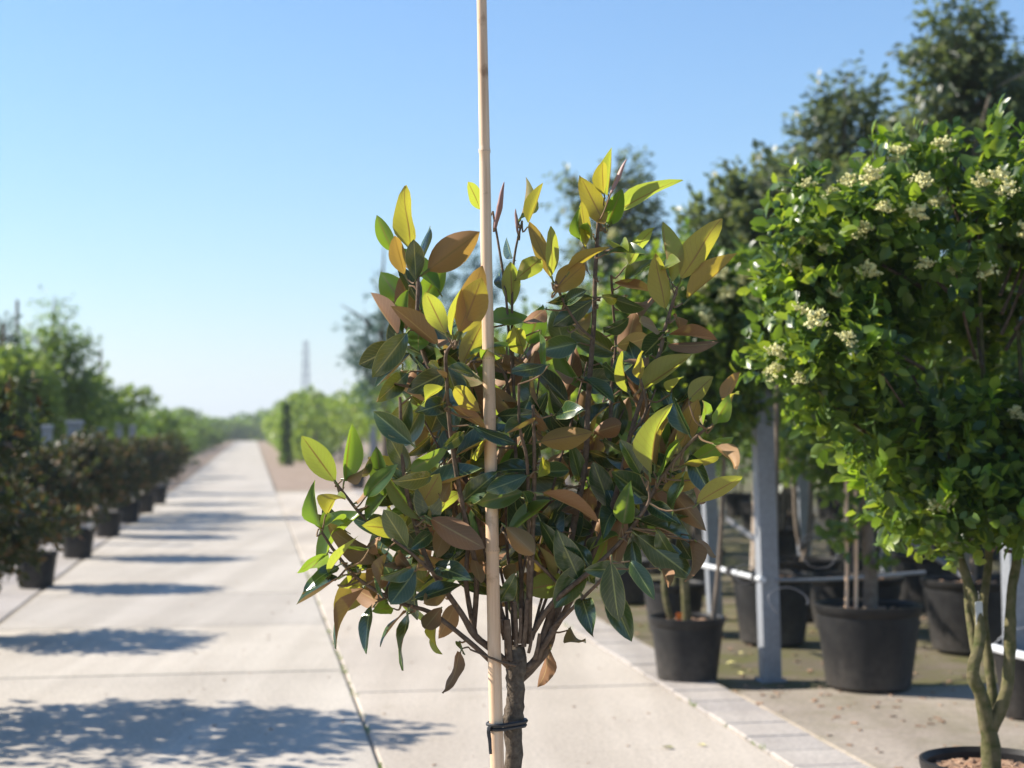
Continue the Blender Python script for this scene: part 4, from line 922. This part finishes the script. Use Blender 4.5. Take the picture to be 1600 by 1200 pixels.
pipe('diagonal_bar', [at(88, 705, 18.2), at(112, 682, 18.6)], .015, 'thin grey diagonal bar joining two capped posts', 'bar', 'zinc')

# low shrubs along the path, further away
def bush(name, pos, r, h, m, label, cat, group, seed, ntw=260, leaf=.11, per=5, z0=0.0, trunk=True, amp=.35):
    g = np.random.default_rng(seed); t = thing(name, pos, label, cat, group)
    part_tube(t, 'trunk', [t.location, t.location + Vector((.02, 0, z0 + h * .3)), t.location + Vector((0, .02, z0 + h * .7))], [.04, .03, .012], M['trunk'], 6, .05, 2)
    bl = [((0, 0, z0 + h / 2), (r, r, h / 2), 2)] + [((g.uniform(-.5, .5) * r, g.uniform(-.5, .5) * r, z0 + h * g.uniform(.4, .85)), (r * .6, r * .6, h * .25), 1) for _ in range(3)]
    stuff(obj('foliage', leaf_mesh(*cloud(g, bl, ntw, per, leaf, .15, .5, .7, 0, .45, .9, amp), tv=LEAF4_V, tf=LEAF4_F), t, M[m])); return t
k = 0
for (v0, v1, st, du, h, rr, m, lab, gp) in ((31, 62, 2.6, -1.3, 1.25, .8, 'mid', 'low bright green shrub in the nursery row along the path verge', 'low shrubs along the verge'),
                                         (31, 110, 4.2, -2.9, 2.0, 1.3, 'mid', 'rounded green shrub in the taller row behind the verge', 'taller shrub row behind the verge'),
                                         (65, 150, 5.5, -2.0, 1.7, 1.2, 'mid', 'distant rounded shrub lining the far path', 'distant shrubs lining the path')):
    v = v0
    while v < v1:
        bush('nursery_shrub', W(uL + du + random.uniform(-.3, .3), v), rr * random.uniform(.8, 1.15), h * random.uniform(.8, 1.2), m, lab, 'shrub', gp, 500 + k, 300, .10 + .0008 * v, 6); k += 1; v += st * random.uniform(.85, 1.15)
# young trees on the right soil bed
k = 0
for row, (du, v0, v1, st) in enumerate(((3.2, 40, 64, 2.1), (4.8, 37, 62, 2.4), (7.0, 38, 62, 3.2))):
    v = v0
    while v < v1:
        bush('young_tree', W(uM + du + random.uniform(-.3, .3), v), random.uniform(.9, 1.2), random.uniform(1.4, 1.7), 'lime', 'young lime-green tree on a bare trunk in the soil bed', 'tree', 'young trees in the soil bed', 700 + k, 260, .14, 5, .85); k += 1; v += st * random.uniform(.9, 1.1)
for i, (px, ytop, ybase) in enumerate(((446, 636, 727), (467, 618, 700), (512, 640, 705))):
    b = gnd(px, ybase); a = at(px, ytop, b.y); t = thing('columnar_conifer', (b.x, b.y, -.02), ('dark narrow conifer column at the near end of the light green hedge', 'taller dark conifer column rising behind the narrow one at the hedge', 'dark conifer column standing among the young lime-green trees')[i], 'tree', 'columnar conifers in the soil bed')
    g = np.random.default_rng(800 + i); part_tube(t, 'trunk', [t.location, t.location + Vector((0, 0, a.z * .5)), t.location + Vector((0, 0, a.z * .9))], [.05, .04, .01], M['trunk'], 6)
    n = 7; bl = [((0, 0, a.z * (k_ + .6) / n), (.15 * (1.1 - .75 * (k_ / n) ** 2), .15 * (1.1 - .75 * (k_ / n) ** 2), a.z / n * .8), 1) for k_ in range(n)]
    stuff(obj('foliage', leaf_mesh(*cloud(g, bl, 420, 5, .13, .1, .8, .5, 0, .5, .7, .2), tv=LEAF4_V, tf=LEAF4_F), t, M['mid']))
hd = thing('tall_hedge', W(uM + 2.2, 62), 'long light green clipped hedge running beside the far path', 'hedge')
g = np.random.default_rng(900); bl = []
for s in range(26):
    c = W(uM + 1.9 + g.uniform(-.2, .2), 62 + s * 3.6) - hd.location; bl.append(((c.x, c.y, 1.35), (1.2, 2.2, 1.4 * g.uniform(.92, 1.05)), 1))
stuff(obj('foliage', leaf_mesh(*cloud(g, bl, 5200, 5, .24, .15, .4, .8, 0, .7, .9, .15), tv=LEAF4_V, tf=LEAF4_F), hd, M['lime']))
for s in range(0, 26, 2): part_tube(hd, 'trunk', [W(uM + 1.9, 62 + s * 3.6), W(uM + 1.9, 62 + s * 3.6, .5), W(uM + 1.92, 62 + s * 3.6, 1.2)], [.07, .06, .04], M['trunk'], 6)
# trees closing the view at the path's end
k = 0
for (px, ytop, Y, r) in ((352, 660, 190, 4), (372, 664, 200, 4), (392, 657, 185, 4.5), (402, 655, 195, 4.5), (415, 650, 180, 5), (335, 655, 175, 4), (440, 640, 210, 6)):
    p = Vector((at(px, 600, Y).x, Y, 0)); h = at(px, ytop, Y).z
    bush('distant_tree', p, r, h, 'mid', 'dark rounded tree closing the far end of the path', 'tree', 'trees at the end of the path', 950 + k, 420, .55, 5); k += 1
for (px, y0, y1, Y, lab) in ((583, 666, 740, 36, 'grey nursery post among the young trees'), (606, 700, 765, 34, 'pale nursery post near the path bed corner')):
    a = at(px, y0, Y); t = thing('timber_post', (a.x, Y, -.02), lab, 'post'); obj('shaft', MB().box(-.07, .07, -.07, .07, 0, a.z, .01).mesh(False, None), t, M['zinc']); obj('cap', MB().box(-.08, .08, -.08, .08, a.z + .001, a.z + .03, .01).mesh(False, None), t, M['zinc'])
p = gnd(559, 763); t = thing('plant_pot', (p.x, p.y, 0), 'small dark pot alone on the corner of the soil bed', 'pot'); add_pot(t, .18, .32)

# lattice tower far away
YT = 620; tp = at(478, 532, YT); tw = thing('lattice_tower', (tp.x, YT, -.05), 'slim pale lattice tower far off on the horizon', 'tower')
H = tp.z
for sx in (-1, 1):
    for sy in (-1, 1): obj('leg', MB().tube([(sx * 1.9, sy * 1.9, 0), (sx * 1.1, sy * 1.1, H * .6), (sx * .6, sy * .6, H)], [.28, .24, .2], 6, True, 0, 1).mesh(), tw, M['steel_far'])
for i in range(12):
    z = H * i / 12; q = 1.9 - 1.3 * i / 12; z2 = H * (i + 1) / 12; q2 = 1.9 - 1.3 * (i + 1) / 12; mb = MB()
    for (a, b) in (((-1, -1), (1, -1)), ((1, -1), (1, 1)), ((1, 1), (-1, 1)), ((-1, 1), (-1, -1))):
        mb.tube([(a[0] * q, a[1] * q, z), (b[0] * q2, b[1] * q2, z2)], .14, 5); mb.tube([(b[0] * q, b[1] * q, z), (a[0] * q2, a[1] * q2, z2)], .14, 5)
    obj('brace', mb.mesh(), tw, M['steel_far'])
for z in (.62, .74, .86): obj('platform', MB().box(-1.6, 1.6, -1.6, 1.6, H * z, H * z + .35).mesh(False, None), tw, M['steel_far'])

# fallen petals and leaves
for i, (px, py, mname, lab, s) in enumerate(((1142, 1036, 'fallen', 'pale yellow fallen leaf on mossy paving beside the pot', .035), (1156, 1052, 'fallen', 'small yellow fallen leaf on the mossy paving by the near post', .022), (1158, 1020, 'fallen', 'yellow fallen leaf below the wide mulch pot', .022), (1097, 1164, 'fallen', 'cream fallen petal on the pale path strip', .02), (1044, 1168, 'fallen2', 'dull green fallen leaf on the pale path strip', .026), (1060, 1092, 'fallen2', 'brown scrap of leaf near the edging tile joint', .014), (866, 1074, 'fallen2', 'tiny dark speck of leaf on the pale path strip', .008))):
    p = gnd(px, py, .004); g_ = random.Random(i)
    vs = [(0, -1, .0), (.55, -.3, .25), (.5, .4, .2), (0, 1, .1), (-.5, .4, .3), (-.55, -.3, .1), (0, 0, .02)]
    me = mesh_from([(x * s, y * s, z * s) for (x, y, z) in vs], [(6, 0, 1), (6, 1, 2), (6, 2, 3), (6, 3, 4), (6, 4, 5), (6, 5, 0)], True)
    o = tag(obj('fallen_leaf', me, None, M[mname]), lab, 'leaf'); o.location = p; o.rotation_euler = (0, 0, g_.uniform(0, 6.28))

# weeds in the joints, grit and litter on the side paving
gw = np.random.default_rng(77); wb, wa_, wn_, wl_ = [], [], [], []
for c_ in range(46):
    line = gw.integers(2); v_ = 4.0 + 14 * gw.random() ** 1.6; u_ = uM if line == 0 else uR
    for b_ in range(int(gw.integers(5, 16))):
        p_ = W(u_ + gw.normal() * .006, v_ + gw.normal() * .035, -.006); wb.append((p_.x, p_.y, p_.z)); wa_.append(unit(np.array([gw.normal() * .6, gw.normal() * .6, 1.0])))
        q_ = np.cross(wa_[-1], unit(gw.normal(size=3))); wn_.append(unit(q_)); wl_.append(gw.uniform(.012, .034))
stuff(tag(obj('joint_weeds', leaf_mesh(np.array(wb), np.array(wa_), np.array(wn_), np.array(wl_), tv=NEED_V, tf=LEAF4_F), None, M['mid']), 'tiny weeds growing in the joints of the path', 'weeds'))
mb = MB()
for c_ in range(900):
    p_ = W(uR + TW + .03 + 3.2 * gw.random() ** 1.2, 4.8 + 8 * gw.random(), -.006); q_ = gw.uniform(.003, .011)
    Mx = Matrix.Translation(p_) @ Matrix.Rotation(gw.uniform(0, 6.28), 4, 'Z') @ Matrix.Rotation(gw.uniform(-.5, .5), 4, 'X'); mb.box(-q_ * 1.5, q_ * 1.5, -q_ * .7, q_ * .7, -q_ * .3, q_ * .3, 0, Mx)
for c_ in range(160):
    p_ = W(uL + (uR - uL) * gw.random(), 4.8 + 10 * gw.random(), .002); q_ = gw.uniform(.002, .006)
    Mx = Matrix.Translation(p_) @ Matrix.Rotation(gw.uniform(0, 6.28), 4, 'Z'); mb.box(-q_ * 1.5, q_ * 1.5, -q_ * .7, q_ * .7, -q_ * .3, q_ * .3, 0, Mx)
stuff(tag(obj('ground_litter', mb.mesh(False, None), None, M['chips']), 'scattered bark crumbs and grit on the paving', 'litter'))

# pale air: a closed box round the whole scene
hz = MB().box(-1300, 1300, -120, 2300, -1.1, 46).mesh(False, None)
hm = bpy.data.materials.new('pale_air'); hm.use_nodes = True; hn = hm.node_tree; hn.nodes.remove(hn.nodes['Principled BSDF'])
pv = hn.nodes.new('ShaderNodeVolumePrincipled'); pv.inputs['Color'].default_value = (.90, .96, 1, 1); pv.inputs['Density'].default_value = .0009; pv.inputs['Anisotropy'].default_value = .2
hn.links.new(pv.outputs[0], hn.nodes['Material Output'].inputs['Volume'])
ho = obj('haze', hz, None, hm); ho['kind'] = 'stuff'
